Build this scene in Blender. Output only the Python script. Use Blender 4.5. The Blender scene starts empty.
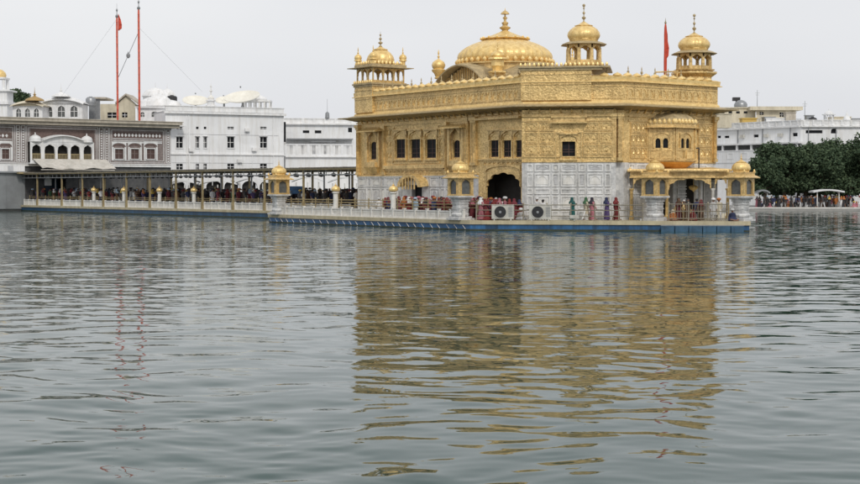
import bpy, math, random
import numpy as np
from mathutils import Vector, Matrix
R = math.radians
rnd = random.Random(7)
sc = bpy.context.scene
col = sc.collection
# ------------------------------------------------------------------ survey: camera and a pixel -> ray helper used to read real sizes off the photo
F = 1430.0
HC = 3.4
PITCH = math.atan(55.0 / F)
def ray(px, py):
    a = (px - 430) / F; b = (242 - py) / F
    y = math.cos(PITCH) + b * math.sin(PITCH)
    z = -math.sin(PITCH) + b * math.cos(PITCH)
    return a / y, z / y
def at(px, d):
    return (ray(px, 187)[0] * d, d)
def zat(py, d):
    return HC + ray(430, py)[1] * d
AZ = R(36)
U = Vector((-math.sin(AZ), math.cos(AZ)))
V = Vector((math.cos(AZ), math.sin(AZ)))
CD = ((V - U) / math.sqrt(2))          # along the chamfered corner, to the right
class Fr:
    """a vertical plane: s runs along it, n out of it, z up"""
    def __init__(s, O, D, N):
        s.O = Vector(O); s.D = Vector(D).normalized(); s.N = Vector(N).normalized()
    def p(s, a, n, z):
        q = s.O + s.D * a + s.N * n
        return (q.x, q.y, z)
    def s(s, px, n=0):
        r = ray(px, 187)[0]; O = s.O + s.N * n
        return (r * O.y - O.x) / (s.D.x - r * s.D.y)
    def z(s, px, py, n=0):
        q = s.O + s.N * n + s.D * Fr.s(s, px, n)
        return zat(py, q.y)
# ------------------------------------------------------------------ materials
MATS = {}
def nt(m):
    m.use_nodes = True
    return m.node_tree.nodes, m.node_tree.links
def mat(name, c1, c2=None, scale=2.0, rough=0.6, metal=0.0, bump=0.0, bscale=8.0, detail=5, stretch=(1,1,1), spec=0.5, kind='noise', dist=0.02, ramp=(0.35,0.65), stain=0.0, patch=0.0, pscale=1.3):
    m = bpy.data.materials.new(name); N, L = nt(m)
    b = N['Principled BSDF']
    b.inputs['Roughness'].default_value = rough; b.inputs['Metallic'].default_value = metal
    b.inputs['Specular IOR Level'].default_value = spec
    tc = N.new('ShaderNodeTexCoord'); mp = N.new('ShaderNodeMapping'); mp.inputs['Scale'].default_value = stretch
    L.new(tc.outputs['Object'], mp.inputs['Vector'])
    if c2 is None: c2 = tuple(x * 0.82 for x in c1)
    n = N.new('ShaderNodeTexNoise'); n.inputs['Scale'].default_value = scale; n.inputs['Detail'].default_value = detail; n.inputs['Roughness'].default_value = 0.65
    L.new(mp.outputs['Vector'], n.inputs['Vector'])
    r = N.new('ShaderNodeValToRGB'); r.color_ramp.elements[0].position = ramp[0]; r.color_ramp.elements[1].position = ramp[1]
    r.color_ramp.elements[0].color = (*c2, 1); r.color_ramp.elements[1].color = (*c1, 1)
    L.new(n.outputs['Fac'], r.inputs['Fac'])
    out = r.outputs['Color']
    if patch > 0:      # plates / blocks that differ a little in tone
        v_ = N.new('ShaderNodeTexVoronoi'); v_.distance = 'CHEBYCHEV'; v_.inputs['Scale'].default_value = pscale; v_.inputs['Randomness'].default_value = 0.55
        L.new(tc.outputs['Object'], v_.inputs['Vector']); sp_ = N.new('ShaderNodeSeparateColor'); L.new(v_.outputs['Color'], sp_.inputs[0])
        mr_ = N.new('ShaderNodeMapRange'); mr_.inputs['To Min'].default_value = 1-patch; mr_.inputs['To Max'].default_value = 1+patch*0.45; L.new(sp_.outputs[0], mr_.inputs['Value'])
        vs_ = N.new('ShaderNodeVectorMath'); vs_.operation = 'SCALE'; L.new(out, vs_.inputs[0]); L.new(mr_.outputs[0], vs_.inputs['Scale']); out = vs_.outputs['Vector']
    if stain > 0:      # streaks of dirt running down
        mp2 = N.new('ShaderNodeMapping'); mp2.inputs['Scale'].default_value = (1.7, 1.7, 0.16)
        L.new(tc.outputs['Object'], mp2.inputs['Vector'])
        n2 = N.new('ShaderNodeTexNoise'); n2.inputs['Scale'].default_value = 1.3; n2.inputs['Detail'].default_value = 6; n2.inputs['Roughness'].default_value = 0.7
        L.new(mp2.outputs['Vector'], n2.inputs['Vector'])
        r2 = N.new('ShaderNodeValToRGB'); r2.color_ramp.elements[0].position = 0.45; r2.color_ramp.elements[1].position = 0.72
        r2.color_ramp.elements[0].color = (1,1,1,1); k = 1 - stain; r2.color_ramp.elements[1].color = (k, k*0.97, k*0.92, 1)
        L.new(n2.outputs['Fac'], r2.inputs['Fac'])
        mx = N.new('ShaderNodeMix'); mx.data_type = 'RGBA'; mx.blend_type = 'MULTIPLY'; mx.inputs[0].default_value = 1
        L.new(out, mx.inputs[6]); L.new(r2.outputs['Color'], mx.inputs[7]); out = mx.outputs[2]
    L.new(out, b.inputs['Base Color'])
    if bump > 0:
        bn = N.new('ShaderNodeBump'); bn.inputs['Strength'].default_value = bump; bn.inputs['Distance'].default_value = dist
        if kind == 'emboss':
            vo = N.new('ShaderNodeTexVoronoi'); vo.inputs['Scale'].default_value = bscale; vo.feature = 'SMOOTH_F1'
            no = N.new('ShaderNodeTexNoise'); no.inputs['Scale'].default_value = bscale * 1.6; no.inputs['Detail'].default_value = 4
            ad = N.new('ShaderNodeMath'); ad.operation = 'ADD'
            L.new(mp.outputs['Vector'], vo.inputs['Vector']); L.new(mp.outputs['Vector'], no.inputs['Vector'])
            L.new(vo.outputs['Distance'], ad.inputs[0]); L.new(no.outputs['Fac'], ad.inputs[1]); L.new(ad.outputs[0], bn.inputs['Height'])
        else:
            no = N.new('ShaderNodeTexNoise'); no.inputs['Scale'].default_value = bscale; no.inputs['Detail'].default_value = 5
            L.new(mp.outputs['Vector'], no.inputs['Vector']); L.new(no.outputs['Fac'], bn.inputs['Height'])
        L.new(bn.outputs['Normal'], b.inputs['Normal'])
    MATS[name] = m
    return m
gold_wall = mat('gold_wall', (0.92,0.665,0.295), (0.54,0.365,0.14), 7.0, 0.37, 0.28, 0.65, 6.0, kind='emboss', dist=0.055, ramp=(0.34,0.60), stain=0.2, patch=0.17, pscale=1.25)
gold_trim = mat('gold_trim', (0.89,0.645,0.29), (0.55,0.375,0.15), 5.0, 0.36, 0.28, 0.7, 8, dist=0.04, stain=0.25, patch=0.2, pscale=1.6)
gold_bright = mat('gold_bright', (0.94,0.71,0.33), (0.72,0.50,0.19), 2.6, 0.36, 0.3, 0.5, 6, dist=0.04)
gold_dome = mat('gold_dome', (0.94,0.70,0.31), (0.68,0.465,0.17), 2.6, 0.38, 0.3, 0.6, 6, dist=0.04, stain=0.15)
copper = mat('copper', (0.86,0.50,0.16), (0.66,0.35,0.09), 2, 0.3, 0.6, 0.3, 5)
eave_grey = mat('eave_weathered', (0.52,0.41,0.23), (0.32,0.25,0.14), 2.5, 0.55, 0.15, 0.4, 5)
marble = mat('marble', (0.74,0.74,0.73), (0.47,0.475,0.48), 2.6, 0.35, 0, 0.2, 4, stain=0.38, patch=0.15, pscale=1.1)
marble_dark = mat('marble_inlay', (0.58,0.58,0.585), (0.38,0.375,0.38), 5.5, 0.4, 0, 0.2, 6)
marble_frame = mat('marble_frame', (0.80,0.80,0.79), (0.62,0.62,0.61), 3.2, 0.35, 0, 0.1, 6, stain=0.3)
white_stone = mat('white_stone', (0.80,0.79,0.76), (0.64,0.63,0.60), 2.0, 0.5, 0, 0.2, 6, stain=0.15)
white_wall = mat('white_wall', (0.80,0.81,0.82), (0.75,0.76,0.775), 0.35, 0.7, 0, 0.1, 4, stain=0.16, patch=0.05, pscale=0.3)
white_trim = mat('white_trim', (0.82,0.82,0.82), (0.68,0.69,0.70), 0.8, 0.7, 0, 0.1, 4, stain=0.2)
cream = mat('cream_kerb', (0.56,0.49,0.33), (0.42,0.37,0.25), 1.3, 0.6, 0, 0.3, 6, stain=0.25)
cream_wall = mat('cream_wall', (0.66,0.60,0.46), (0.54,0.49,0.38), 0.7, 0.7, stain=0.25)
roof_cream = mat('roof_cream', (0.52,0.47,0.39), (0.38,0.34,0.28), 1.0, 0.7, 0, 0.3, 3, stain=0.25)
brass = mat('brass_paint', (0.40,0.32,0.17), (0.27,0.21,0.11), 2.5, 0.5, 0.15)
blue = mat('blue_paint', (0.035,0.15,0.34), (0.025,0.085,0.19), 0.9, 0.45, 0, 0.3, 5, stain=0.55, patch=0.4, pscale=0.7)
blue_dark = mat('blue_paint_dark', (0.022,0.095,0.19), (0.015,0.05,0.10), 1.2, 0.45, 0, 0.3, 5, stain=0.4)
blue_float = mat('blue_float', (0.045,0.12,0.20), (0.03,0.07,0.12), 1.6, 0.5, 0, 0.3, 5)
glass_dark = mat('glass_dark', (0.018,0.02,0.024), (0.010,0.011,0.013), 3, 0.5, spec=0.15)
glass_grey = mat('glass_grey', (0.13,0.135,0.13), (0.07,0.075,0.075), 4, 0.35)
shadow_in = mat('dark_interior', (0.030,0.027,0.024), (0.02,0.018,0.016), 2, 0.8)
steel = mat('steel', (0.36,0.32,0.24), (0.25,0.22,0.17), 3, 0.35, 0.5)
steel_grey = mat('steel_grey', (0.33,0.34,0.35), (0.26,0.27,0.28), 3, 0.4, 0.5)
concrete = mat('concrete', (0.36,0.35,0.33), (0.27,0.265,0.255), 0.8, 0.8, 0, 0.3, 5)
red_brick = mat('red_frieze', (0.17,0.115,0.10), (0.10,0.068,0.062), 4, 0.7)
pat_dark = mat('dark_frieze', (0.30,0.25,0.235), (0.16,0.125,0.12), 5, 0.7, stain=0.3)
brown_wood = mat('brown_shutter', (0.10,0.055,0.045), (0.07,0.04,0.035), 6, 0.6)
red_cloth = mat('red_cloth', (0.60,0.075,0.035), (0.46,0.055,0.03), 4, 0.8)
pole_red = mat('pole_red', (0.62,0.12,0.07), (0.50,0.09,0.055), 2, 0.6)
dish_m = mat('dish_cream', (0.80,0.78,0.70), (0.68,0.65,0.57), 0.8, 0.6)
ac_white = mat('ac_white', (0.60,0.59,0.54), (0.48,0.47,0.43), 2, 0.5, stain=0.2)
black_m = mat('black_paint', (0.025,0.025,0.028), (0.018,0.018,0.02), 4, 0.5)
tent_w = mat('tent_white', (0.78,0.78,0.78), (0.66,0.67,0.68), 0.6, 0.7)
yellow_m = mat('yellow_paint', (0.62,0.42,0.10), (0.5,0.34,0.09), 1, 0.6)
roof_iron = mat('corrugated_iron', (0.30,0.27,0.21), (0.16,0.145,0.12), 1.2, 0.6, 0.2, 0.5, 5)
trunk_m = mat('bark', (0.10,0.075,0.05), (0.06,0.045,0.03), 6, 0.9, 0, 0.6, 10)
grey_sheet = mat('grey_sheet', (0.30,0.32,0.33), (0.24,0.25,0.26), 0.5, 0.4, 0.2)
crowd_m = mat('crowd_clothes', (0.07,0.05,0.055), (0.012,0.011,0.013), 3.0, 0.85, ramp=(0.4,0.6))
algae = mat('algae', (0.05,0.06,0.035), (0.025,0.03,0.02), 2.5, 0.7)
skin_m = mat('skin', (0.22,0.12,0.075), (0.18,0.095,0.06), 6, 0.6)
hair_m = mat('hair', (0.015,0.012,0.01), None, 6, 0.6)
def cloth_material():
    m = bpy.data.materials.new('cloth'); N, L = nt(m); b = N['Principled BSDF']
    oi = N.new('ShaderNodeObjectInfo'); b.inputs['Roughness'].default_value = 0.85
    n = N.new('ShaderNodeTexNoise'); n.inputs['Scale'].default_value = 9
    tc = N.new('ShaderNodeTexCoord'); L.new(tc.outputs['Object'], n.inputs['Vector'])
    mr = N.new('ShaderNodeMapRange'); mr.inputs['To Min'].default_value = 0.6; mr.inputs['To Max'].default_value = 1.25
    L.new(n.outputs['Fac'], mr.inputs['Value'])
    mx = N.new('ShaderNodeVectorMath'); mx.operation = 'SCALE'
    L.new(oi.outputs['Color'], mx.inputs[0]); L.new(mr.outputs['Result'], mx.inputs['Scale'])
    L.new(mx.outputs['Vector'], b.inputs['Base Color'])
    return m
cloth_m = cloth_material()
def leaf_material(name, c1, c2):
    m = bpy.data.materials.new(name); N, L = nt(m); b = N['Principled BSDF']
    b.inputs['Roughness'].default_value = 0.75; b.inputs['Specular IOR Level'].default_value = 0.25
    g = N.new('ShaderNodeNewGeometry'); r = N.new('ShaderNodeValToRGB')
    r.color_ramp.elements[0].color = (*c1, 1); r.color_ramp.elements[1].color = (*c2, 1)
    L.new(g.outputs['Random Per Island'], r.inputs['Fac']); L.new(r.outputs['Color'], b.inputs['Base Color'])
    return m
leaf_dark = leaf_material('leaf_dark', (0.035,0.062,0.034), (0.095,0.135,0.070))
leaf_mid = leaf_material('leaf_mid', (0.03,0.055,0.02), (0.075,0.12,0.04))
# ------------------------------------------------------------------ mesh builder
class MB:
    def __init__(s): s.v = []; s.f = []; s.m = []
    def add(s, vs, fs, m=0):
        b = len(s.v); s.v += [tuple(v) for v in vs]
        s.f += [tuple(b + i for i in f) for f in fs]; s.m += [m] * len(fs)
    def hexa(s, c, m=0):
        s.add(c, [(0,3,2,1),(4,5,6,7),(0,1,5,4),(1,2,6,5),(2,3,7,6),(3,0,4,7)], m)
    def box(s, x0,x1,y0,y1,z0,z1, m=0):
        s.hexa([(x0,y0,z0),(x1,y0,z0),(x1,y1,z0),(x0,y1,z0),(x0,y0,z1),(x1,y0,z1),(x1,y1,z1),(x0,y1,z1)], m)
    def fbox(s, fr, s0,s1,n0,n1,z0,z1, m=0):
        P = fr.p
        s.hexa([P(s0,n0,z0),P(s1,n0,z0),P(s1,n1,z0),P(s0,n1,z0),P(s0,n0,z1),P(s1,n0,z1),P(s1,n1,z1),P(s0,n1,z1)], m)
    def prism(s, poly, z0, z1, m=0):
        n = len(poly)
        vs = [(p[0],p[1],z0) for p in poly] + [(p[0],p[1],z1) for p in poly]
        fs = [tuple(range(n))[::-1], tuple(range(n, 2*n))] + [(i,(i+1)%n,n+(i+1)%n,n+i) for i in range(n)]
        s.add(vs, fs, m)
    def wall(s, fr, s0, s1, z0, z1, holes=(), depth=0.35, m=0):
        S = sorted({s0, s1, *[h[0] for h in holes], *[h[1] for h in holes]})
        Z = sorted({z0, z1, *[h[2] for h in holes], *[h[3] for h in holes]})
        S = [x for x in S if s0 <= x <= s1]; Z = [x for x in Z if z0 <= x <= z1]
        for i in range(len(S)-1):
            for j in range(len(Z)-1):
                cs = (S[i]+S[i+1])/2; cz = (Z[j]+Z[j+1])/2
                if any(h[0] < cs < h[1] and h[2] < cz < h[3] for h in holes): continue
                s.add([fr.p(S[i],0,Z[j]),fr.p(S[i+1],0,Z[j]),fr.p(S[i+1],0,Z[j+1]),fr.p(S[i],0,Z[j+1])], [(0,1,2,3)], m)
        for (a,b,c,d) in holes:
            q = [(a,c),(b,c),(b,d),(a,d)]
            for k in range(4):
                p0, p1 = q[k], q[(k+1)%4]
                s.add([fr.p(p0[0],0,p0[1]),fr.p(p1[0],0,p1[1]),fr.p(p1[0],-depth,p1[1]),fr.p(p0[0],-depth,p0[1])], [(0,1,2,3)], m)
    def archfill(s, fr, s0, s1, zs, zt, n0, n1, cusp=0, m=0, k=0.94, seg=20):
        """spandrels between an arch springing at zs and the flat top zt"""
        c = (s0+s1)/2; a = (s1-s0)/2; h = (zt-zs)*k
        pts = []
        for i in range(seg+1):
            t = math.pi * i / seg; q = 1.0
            if cusp: q = 1 - 0.10*(1-abs(math.sin(cusp*t)))
            x = -math.cos(t)*q; y = max(0, math.sin(t))**0.85*q
            if i in (0, seg): x = -1 if i == 0 else 1; y = 0
            pts.append((c + a*x, zs + h*y))
        for i in range(seg):
            (a0,b0),(a1,b1) = pts[i], pts[i+1]
            s.add([fr.p(a0,n1,b0),fr.p(a1,n1,b1),fr.p(a1,n1,zt),fr.p(a0,n1,zt)], [(0,1,2,3)], m)
            s.add([fr.p(a0,n0,b0),fr.p(a1,n0,b1),fr.p(a1,n0,zt),fr.p(a0,n0,zt)], [(3,2,1,0)], m)
            s.add([fr.p(a0,n0,b0),fr.p(a1,n0,b1),fr.p(a1,n1,b1),fr.p(a0,n1,b0)], [(0,1,2,3)], m)
    def frame(s, fr, s0,s1,z0,z1,n0,n1,w=0.1,m=0):
        s.fbox(fr, s0,s1,n0,n1,z0,z0+w,m); s.fbox(fr, s0,s1,n0,n1,z1-w,z1,m)
        s.fbox(fr, s0,s0+w,n0,n1,z0+w,z1-w,m); s.fbox(fr, s1-w,s1,n0,n1,z0+w,z1-w,m)
    def lathe(s, prof, seg=24, c=(0,0,0), ribs=0, amp=0.0, sx=1, sy=1, m=0, rot=0.0):
        b = len(s.v)
        for (r, z) in prof:
            for i in range(seg):
                t = 2*math.pi*i/seg + rot; q = r
                if ribs: q = r*(1 + amp*(abs(math.cos(ribs*t/2)) - 0.6))
                s.v.append((c[0]+q*math.cos(t)*sx, c[1]+q*math.sin(t)*sy, c[2]+z))
        for j in range(len(prof)-1):
            for i in range(seg):
                k = (i+1)%seg
                s.f.append((b+j*seg+i, b+j*seg+k, b+(j+1)*seg+k, b+(j+1)*seg+i)); s.m.append(m)
        s.f.append(tuple(b+i for i in range(seg))[::-1]); s.m.append(m)
        e = b+(len(prof)-1)*seg; s.f.append(tuple(e+i for i in range(seg))); s.m.append(m)
    def tube(s, p0, p1, r0, r1=None, seg=8, m=0):
        r1 = r0 if r1 is None else r1
        a = Vector(p0); b = Vector(p1); d = (b-a).normalized()
        x = d.orthogonal().normalized(); y = d.cross(x)
        vs = []
        for (q, r) in ((a,r0),(b,r1)):
            for i in range(seg):
                t = 2*math.pi*i/seg; vs.append(q + x*(r*math.cos(t)) + y*(r*math.sin(t)))
        fs = [(i,(i+1)%seg,seg+(i+1)%seg,seg+i) for i in range(seg)] + [tuple(range(seg))[::-1], tuple(range(seg,2*seg))]
        s.add(vs, fs, m)
    def ball(s, c, r, seg=10, m=0, sz=1.0):
        n = 6
        prof = [(max(0.001, r*math.sin(math.pi*j/n)), -r*sz*math.cos(math.pi*j/n)) for j in range(n+1)]
        s.lathe(prof, seg, c, m=m)
    def build(s, name, mats, parent=None, smooth=False):
        if not isinstance(mats, (list, tuple)): mats = [mats]
        off = Vector((0,0,0)); p = parent
        while p is not None: off += p.location; p = p.parent
        me = bpy.data.meshes.new(name)
        me.from_pydata([(v[0]-off.x, v[1]-off.y, v[2]-off.z) for v in s.v], [], s.f)
        for m in mats: me.materials.append(m)
        me.polygons.foreach_set('material_index', s.m)
        if smooth: me.polygons.foreach_set('use_smooth', [True]*len(s.f))
        import bmesh
        bm = bmesh.new(); bm.from_mesh(me); bmesh.ops.recalc_face_normals(bm, faces=bm.faces); bm.to_mesh(me); bm.free()
        if smooth:
            try: me.set_sharp_from_angle(angle=R(40))
            except Exception: pass
        me.update()
        o = bpy.data.objects.new(name, me); col.objects.link(o); o.parent = parent
        return o
    def child(s, name, mats, parent, smooth=False): return s.build(name, mats, parent, smooth)
def tag(o, label, cat, group=None, kind=None):
    if label: o['label'] = label
    if cat: o['category'] = cat
    if group: o['group'] = group
    if kind: o['kind'] = kind
    return o
def thing(name, loc, label, cat, group=None):
    o = bpy.data.objects.new(name, None); col.objects.link(o); o.location = loc; o.empty_display_size = 0.3
    return tag(o, label, cat, group)
def structure(o): o['kind'] = 'structure'; return o
def single(mb, name, m, loc, label, cat, group=None, smooth=False):
    """a thing that is one mesh, its origin at its base"""
    k = bpy.data.objects.new('tmp', None); k.location = loc
    o = mb.build(name, m, None, smooth)
    bpy.data.objects.remove(k)
    o.data.transform(Matrix.Translation(-Vector(loc))); o.location = loc
    return tag(o, label, cat, group)
CHILD = {}
def copy_tree(o, parent=None, kids=None):
    c = o.copy(); col.objects.link(c); c.parent = parent
    for ch in list(o.children): copy_tree(ch, c)
    return c
def place(o, x, y, z, rot=0): o.location = (x, y, z); o.rotation_euler = (0, 0, rot); return o
FINIAL = lambda z, h, r: [(r*1.6,z),(r*0.7,z+0.08*h),(r*0.5,z+0.14*h),(r*1.9,z+0.22*h),(r*2.0,z+0.27*h),(r*0.5,z+0.34*h),(r*0.4,z+0.42*h),(r*1.3,z+0.49*h),(r*1.3,z+0.53*h),(r*0.35,z+0.60*h),(r*0.3,z+0.70*h),(r*0.9,z+0.75*h),(r*0.9,z+0.79*h),(r*0.2,z+0.84*h),(0.01,z+h)]
# ------------------------------------------------------------------ plan of the temple (metres; the camera stands at 0,0)
EAVE_H = 9.86
E1 = Vector((6.8, 114.0)); E0 = E1 + U*26.4; E2 = E1 + CD*9.05; E3 = E2 + V*12.5; E4 = E3 + U*32.8
def inset(poly, d):
    n = len(poly); out = []
    for i in range(n):
        a, b, c = poly[i-1], poly[i], poly[(i+1) % n]
        e1 = (b-a).normalized(); e2 = (c-b).normalized()
        n1 = Vector((-e1.y, e1.x)); n2 = Vector((-e2.y, e2.x))     # left normals: inward for a counter-clockwise polygon
        m = (n1+n2); k = d / (m.normalized().dot(n1))
        out.append(b + m.normalized()*k)
    return out
EAVE = [E0, E1, E2, E3, E4]          # counter-clockwise seen from above
WALL = inset(EAVE, 1.35)
W0, W1, W2, W3, W4 = WALL
NL = -V; NR = -U; NC = (-(U+V)).normalized()
FL = Fr(W1, U, NL); FC = Fr(W1, CD, NC); FR_ = Fr(W2, V, NR)
LL = (W0-W1).length; LC = (W2-W1).length; LR = (W3-W2).length
P1 = Vector((3.1, 112.3)); P0 = P1 + U*31.9; P2 = P1 + CD*21.6
DECK = 0.78
P3 = P2 - NC*34; P4 = P0 + V*29
# ------------------------------------------------------------------ platform in the water
plat = [P0, P1, P2, P3, P4]
mb = MB(); mb.prism(inset(plat, 0.10), -1.5, 0.46)
structure(mb.build('platform_base', blue))
mb = MB(); mb.prism(inset(plat, 0.085), -1.5, 0.10); structure(mb.build('waterline_stain', algae))
mb = MB(); mb.prism(plat, 0.47, DECK)
structure(mb.build('platform_pavement', cream))
# white slanted stays fixed on the blue wall
FPL = Fr(P1, U, NL); FPC = Fr(P1, CD, NC)
s = 0.6
while s < 31.5:
    mb = MB(); mb.add([FPL.p(s,-0.05,0.08),FPL.p(s+0.05,-0.05,0.08),FPL.p(s+0.42,-0.05,0.40),FPL.p(s+0.36,-0.05,0.40),
            FPL.p(s,-0.09,0.08),FPL.p(s+0.05,-0.09,0.08),FPL.p(s+0.42,-0.09,0.40),FPL.p(s+0.36,-0.09,0.40)], [(0,1,2,3),(0,1,5,4),(1,2,6,5),(2,3,7,6),(3,0,4,7)])
    single(mb, 'wall_stay', white_stone, FPL.p(s,-0.07,0.08), 'pale slanted metal stay on the blue platform wall below the white balustrade', 'stay', 'stays along the blue platform wall')
    s += 0.95 + 0.5*rnd.random()

mb = MB()       # floating dark blue boxes in front of the porch
s0 = FPC.s(661); s1 = FPC.s(744)
s = s0; k = 0
fl = thing('float_barrier', (*FPC.p((s0+s1)/2, 0.2, -0.1)[:2], -0.1), 'dark blue floating boxes lashed in a row to the platform edge before the porch', 'float')
while s < s1 - 0.5:
    e = min(s + 1.05, s1); m2 = MB(); m2.fbox(FPC, s+0.03, e-0.03, 0.04, 0.62, -0.1, 0.42); m2.fbox(FPC, s+0.3, s+0.38, 0.62, 0.66, 0.0, 0.40)
    m2.build('float_box', blue_float, fl); s = e
m2 = MB(); m2.fbox(FPC, s0, s1, 0.60, 0.64, 0.44, 0.50); m2.build('rail', steel_grey, fl)
# ------------------------------------------------------------------ the golden temple
temple = thing('golden_temple', ((W1.x+W3.x)/2, (W1.y+W3.y)/2+6, DECK), 'large gold temple on a marble lower storey with domed kiosks at its roof corners', 'temple')
def deep(z, n): return z
dado_L = FL.z(410, 176); dado_L2 = FL.z(475, 165.5); dado_C = FC.z(570, 162.5); dado_R = dado_C
ZT = 9.55
wall_top = ZT
# windows and doors, measured on the face they stand in
def rect(fr, x0, x1, y0, y1):
    a, b = sorted((fr.s(x0), fr.s(x1))); xm = (x0+x1)/2
    return (a, b, fr.z(xm, y1), fr.z(xm, y0))
Lwin = [rect(FL,371.3,377.5,141.5,159.5), rect(FL,396,406.3,139.3,158), rect(FL,410.8,421.3,139.3,158), rect(FL,426.3,437.2,139.3,158),
        rect(FL,454,461,140,157.5), rect(FL,490.5,499.7,140.3,157), rect(FL,503,512.3,140.3,157), rect(FL,515.6,522.8,140.3,157)]
door_main = rect(FL,486.5,521,172,207); door_main = (door_main[0], door_main[1], DECK, door_main[3])
door_small = rect(FL,411.5,422,185,207); door_small = (door_small[0], door_small[1], DECK, door_small[3])
sd0 = FL.s(478.5)
gold = MB()
gw = [w for w in Lwin]
gold.wall(FL, sd0, LL, dado_L, wall_top, [w for w in gw if w[0] > sd0])
gold.wall(FL, 0, sd0, 4.9, wall_top, [w for w in gw if w[1] < sd0] )
gold.wall(FL, 0, sd0, DECK, 4.9, [door_main], depth=0.12)
Cwin = rect(FC,562,575,141.5,157.5)
sC0 = FC.s(521.8, 0.45) 
FCp = Fr(Vector(FC.p(0,0.45,0)[:2]), CD, NC)      # the corner bay stands 45 cm proud
sC1 = FCp.s(616)
Cw = rect(FCp,562,575,141.5,157.5)
gold.wall(FCp, sC0, sC1, dado_C, wall_top, [Cw])
gold.fbox(FCp, sC0, sC0+0.02, -0.9, -0.005, dado_C, wall_top)
gold.fbox(FCp, sC1-0.02, sC1, -0.9, -0.005, dado_C, wall_top)
gold.wall(FC, sC1-0.2, LC, dado_C, wall_top)
gold.wall(FR_, 0, LR, dado_R, wall_top, [])
# the two far sides
FB = Fr(W3, U, V); FBK = Fr(W4, (W0-W4), U)
gold.wall(FB, 0, (W4-W3).length, DECK, wall_top); gold.wall(FBK, 0, (W0-W4).length, DECK, wall_top)
gold.build('gold_wall', gold_wall, temple)
# marble lower storey
for mk in (lambda mz: (mz.wall(FL, sd0, LL, DECK, dado_L, [door_small], depth=0.5)), lambda mz: (mz.wall(FCp, sC0, sC1, DECK, dado_C), mz.fbox(FCp, sC0, sC0+0.02, -0.9, -0.005, DECK, dado_C), mz.fbox(FCp, sC1-0.02, sC1, -0.9, -0.005, DECK, dado_C)), lambda mz: mz.wall(FC, sC1-0.2, LC, DECK, dado_C), lambda mz: mz.wall(FR_, 0, LR, DECK, dado_R, [(3.4, 5.6, DECK, 3.9)], depth=0.6)):
    mz = MB(); mk(mz); mz.build('marble_wall', marble, temple)
# marble panels
mp_ = MB(); mi_ = MB()
def panels(fr, cols, rows, holes=(), n=0.0):
    for i in range(len(cols)-1):
        for j in range(len(rows)-1):
            a, b, c, d = cols[i]+0.07, cols[i+1]-0.07, rows[j]+0.07, rows[j+1]-0.07
            if b-a < 0.15 or any(h[0] < b and h[1] > a and h[2] < d and h[3] > c for h in holes): continue
            mp_.frame(fr, a, b, c, d, n+0.002, n+0.06, min(0.09, (b-a)*0.2))
            if min(b-a, d-c) > 0.55:
                mi_ = MB(); mi_.fbox(fr, a+0.18, b-0.18, n+0.002, n+0.025, c+0.18, d-0.18); mi_.build('marble_inlay', marble_dark if (i+j) % 2 else white_stone, temple)
                if (b-a) > 1.2: mp_.archfill(fr, a+0.25, b-0.25, c+0.25, d-0.2, n+0.03, n+0.055)
cs = [LL-0.1]; x = LL-0.1
while x - 1.2 > sd0: x -= (1.55 if len(cs) % 2 else 0.75); cs.append(x)
hole = (door_small[0]-0.9, door_small[1]+0.9, 0, 9)
panels(FL, cs[::-1], [DECK+0.15, 1.75, 3.35, dado_L-0.05], [hole])
cc = [sC0+0.35, sC0+0.95, sC0+2.35, sC0+3.05, sC0+4.45, sC0+5.15, sC0+6.55, sC0+7.15]
cc = [c for c in cc if c < sC1-0.3] + [sC1-0.15]
panels(FCp, cc, [DECK+0.12, 1.55, 2.75, 3.35, 4.55, dado_C-0.06])
panels(FR_, [0.5, 1.3, 2.9], [DECK+0.12, 1.55, 2.75, 3.35, 4.55, dado_C-0.06])
panels(FR_, [6.0, 7.4, 8.2, 9.6], [DECK+0.12, 1.55, 2.75, 3.35, 4.55, dado_C-0.06])
for (fr, s0_, s1_, zt_) in ((FL, sd0+0.02, LL, dado_L),): mp_.fbox(fr, s0_, s1_, 0.0, 0.10, zt_-0.10, zt_-0.002)
mp_.build('marble_panel_frame', marble_frame, temple)
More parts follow.
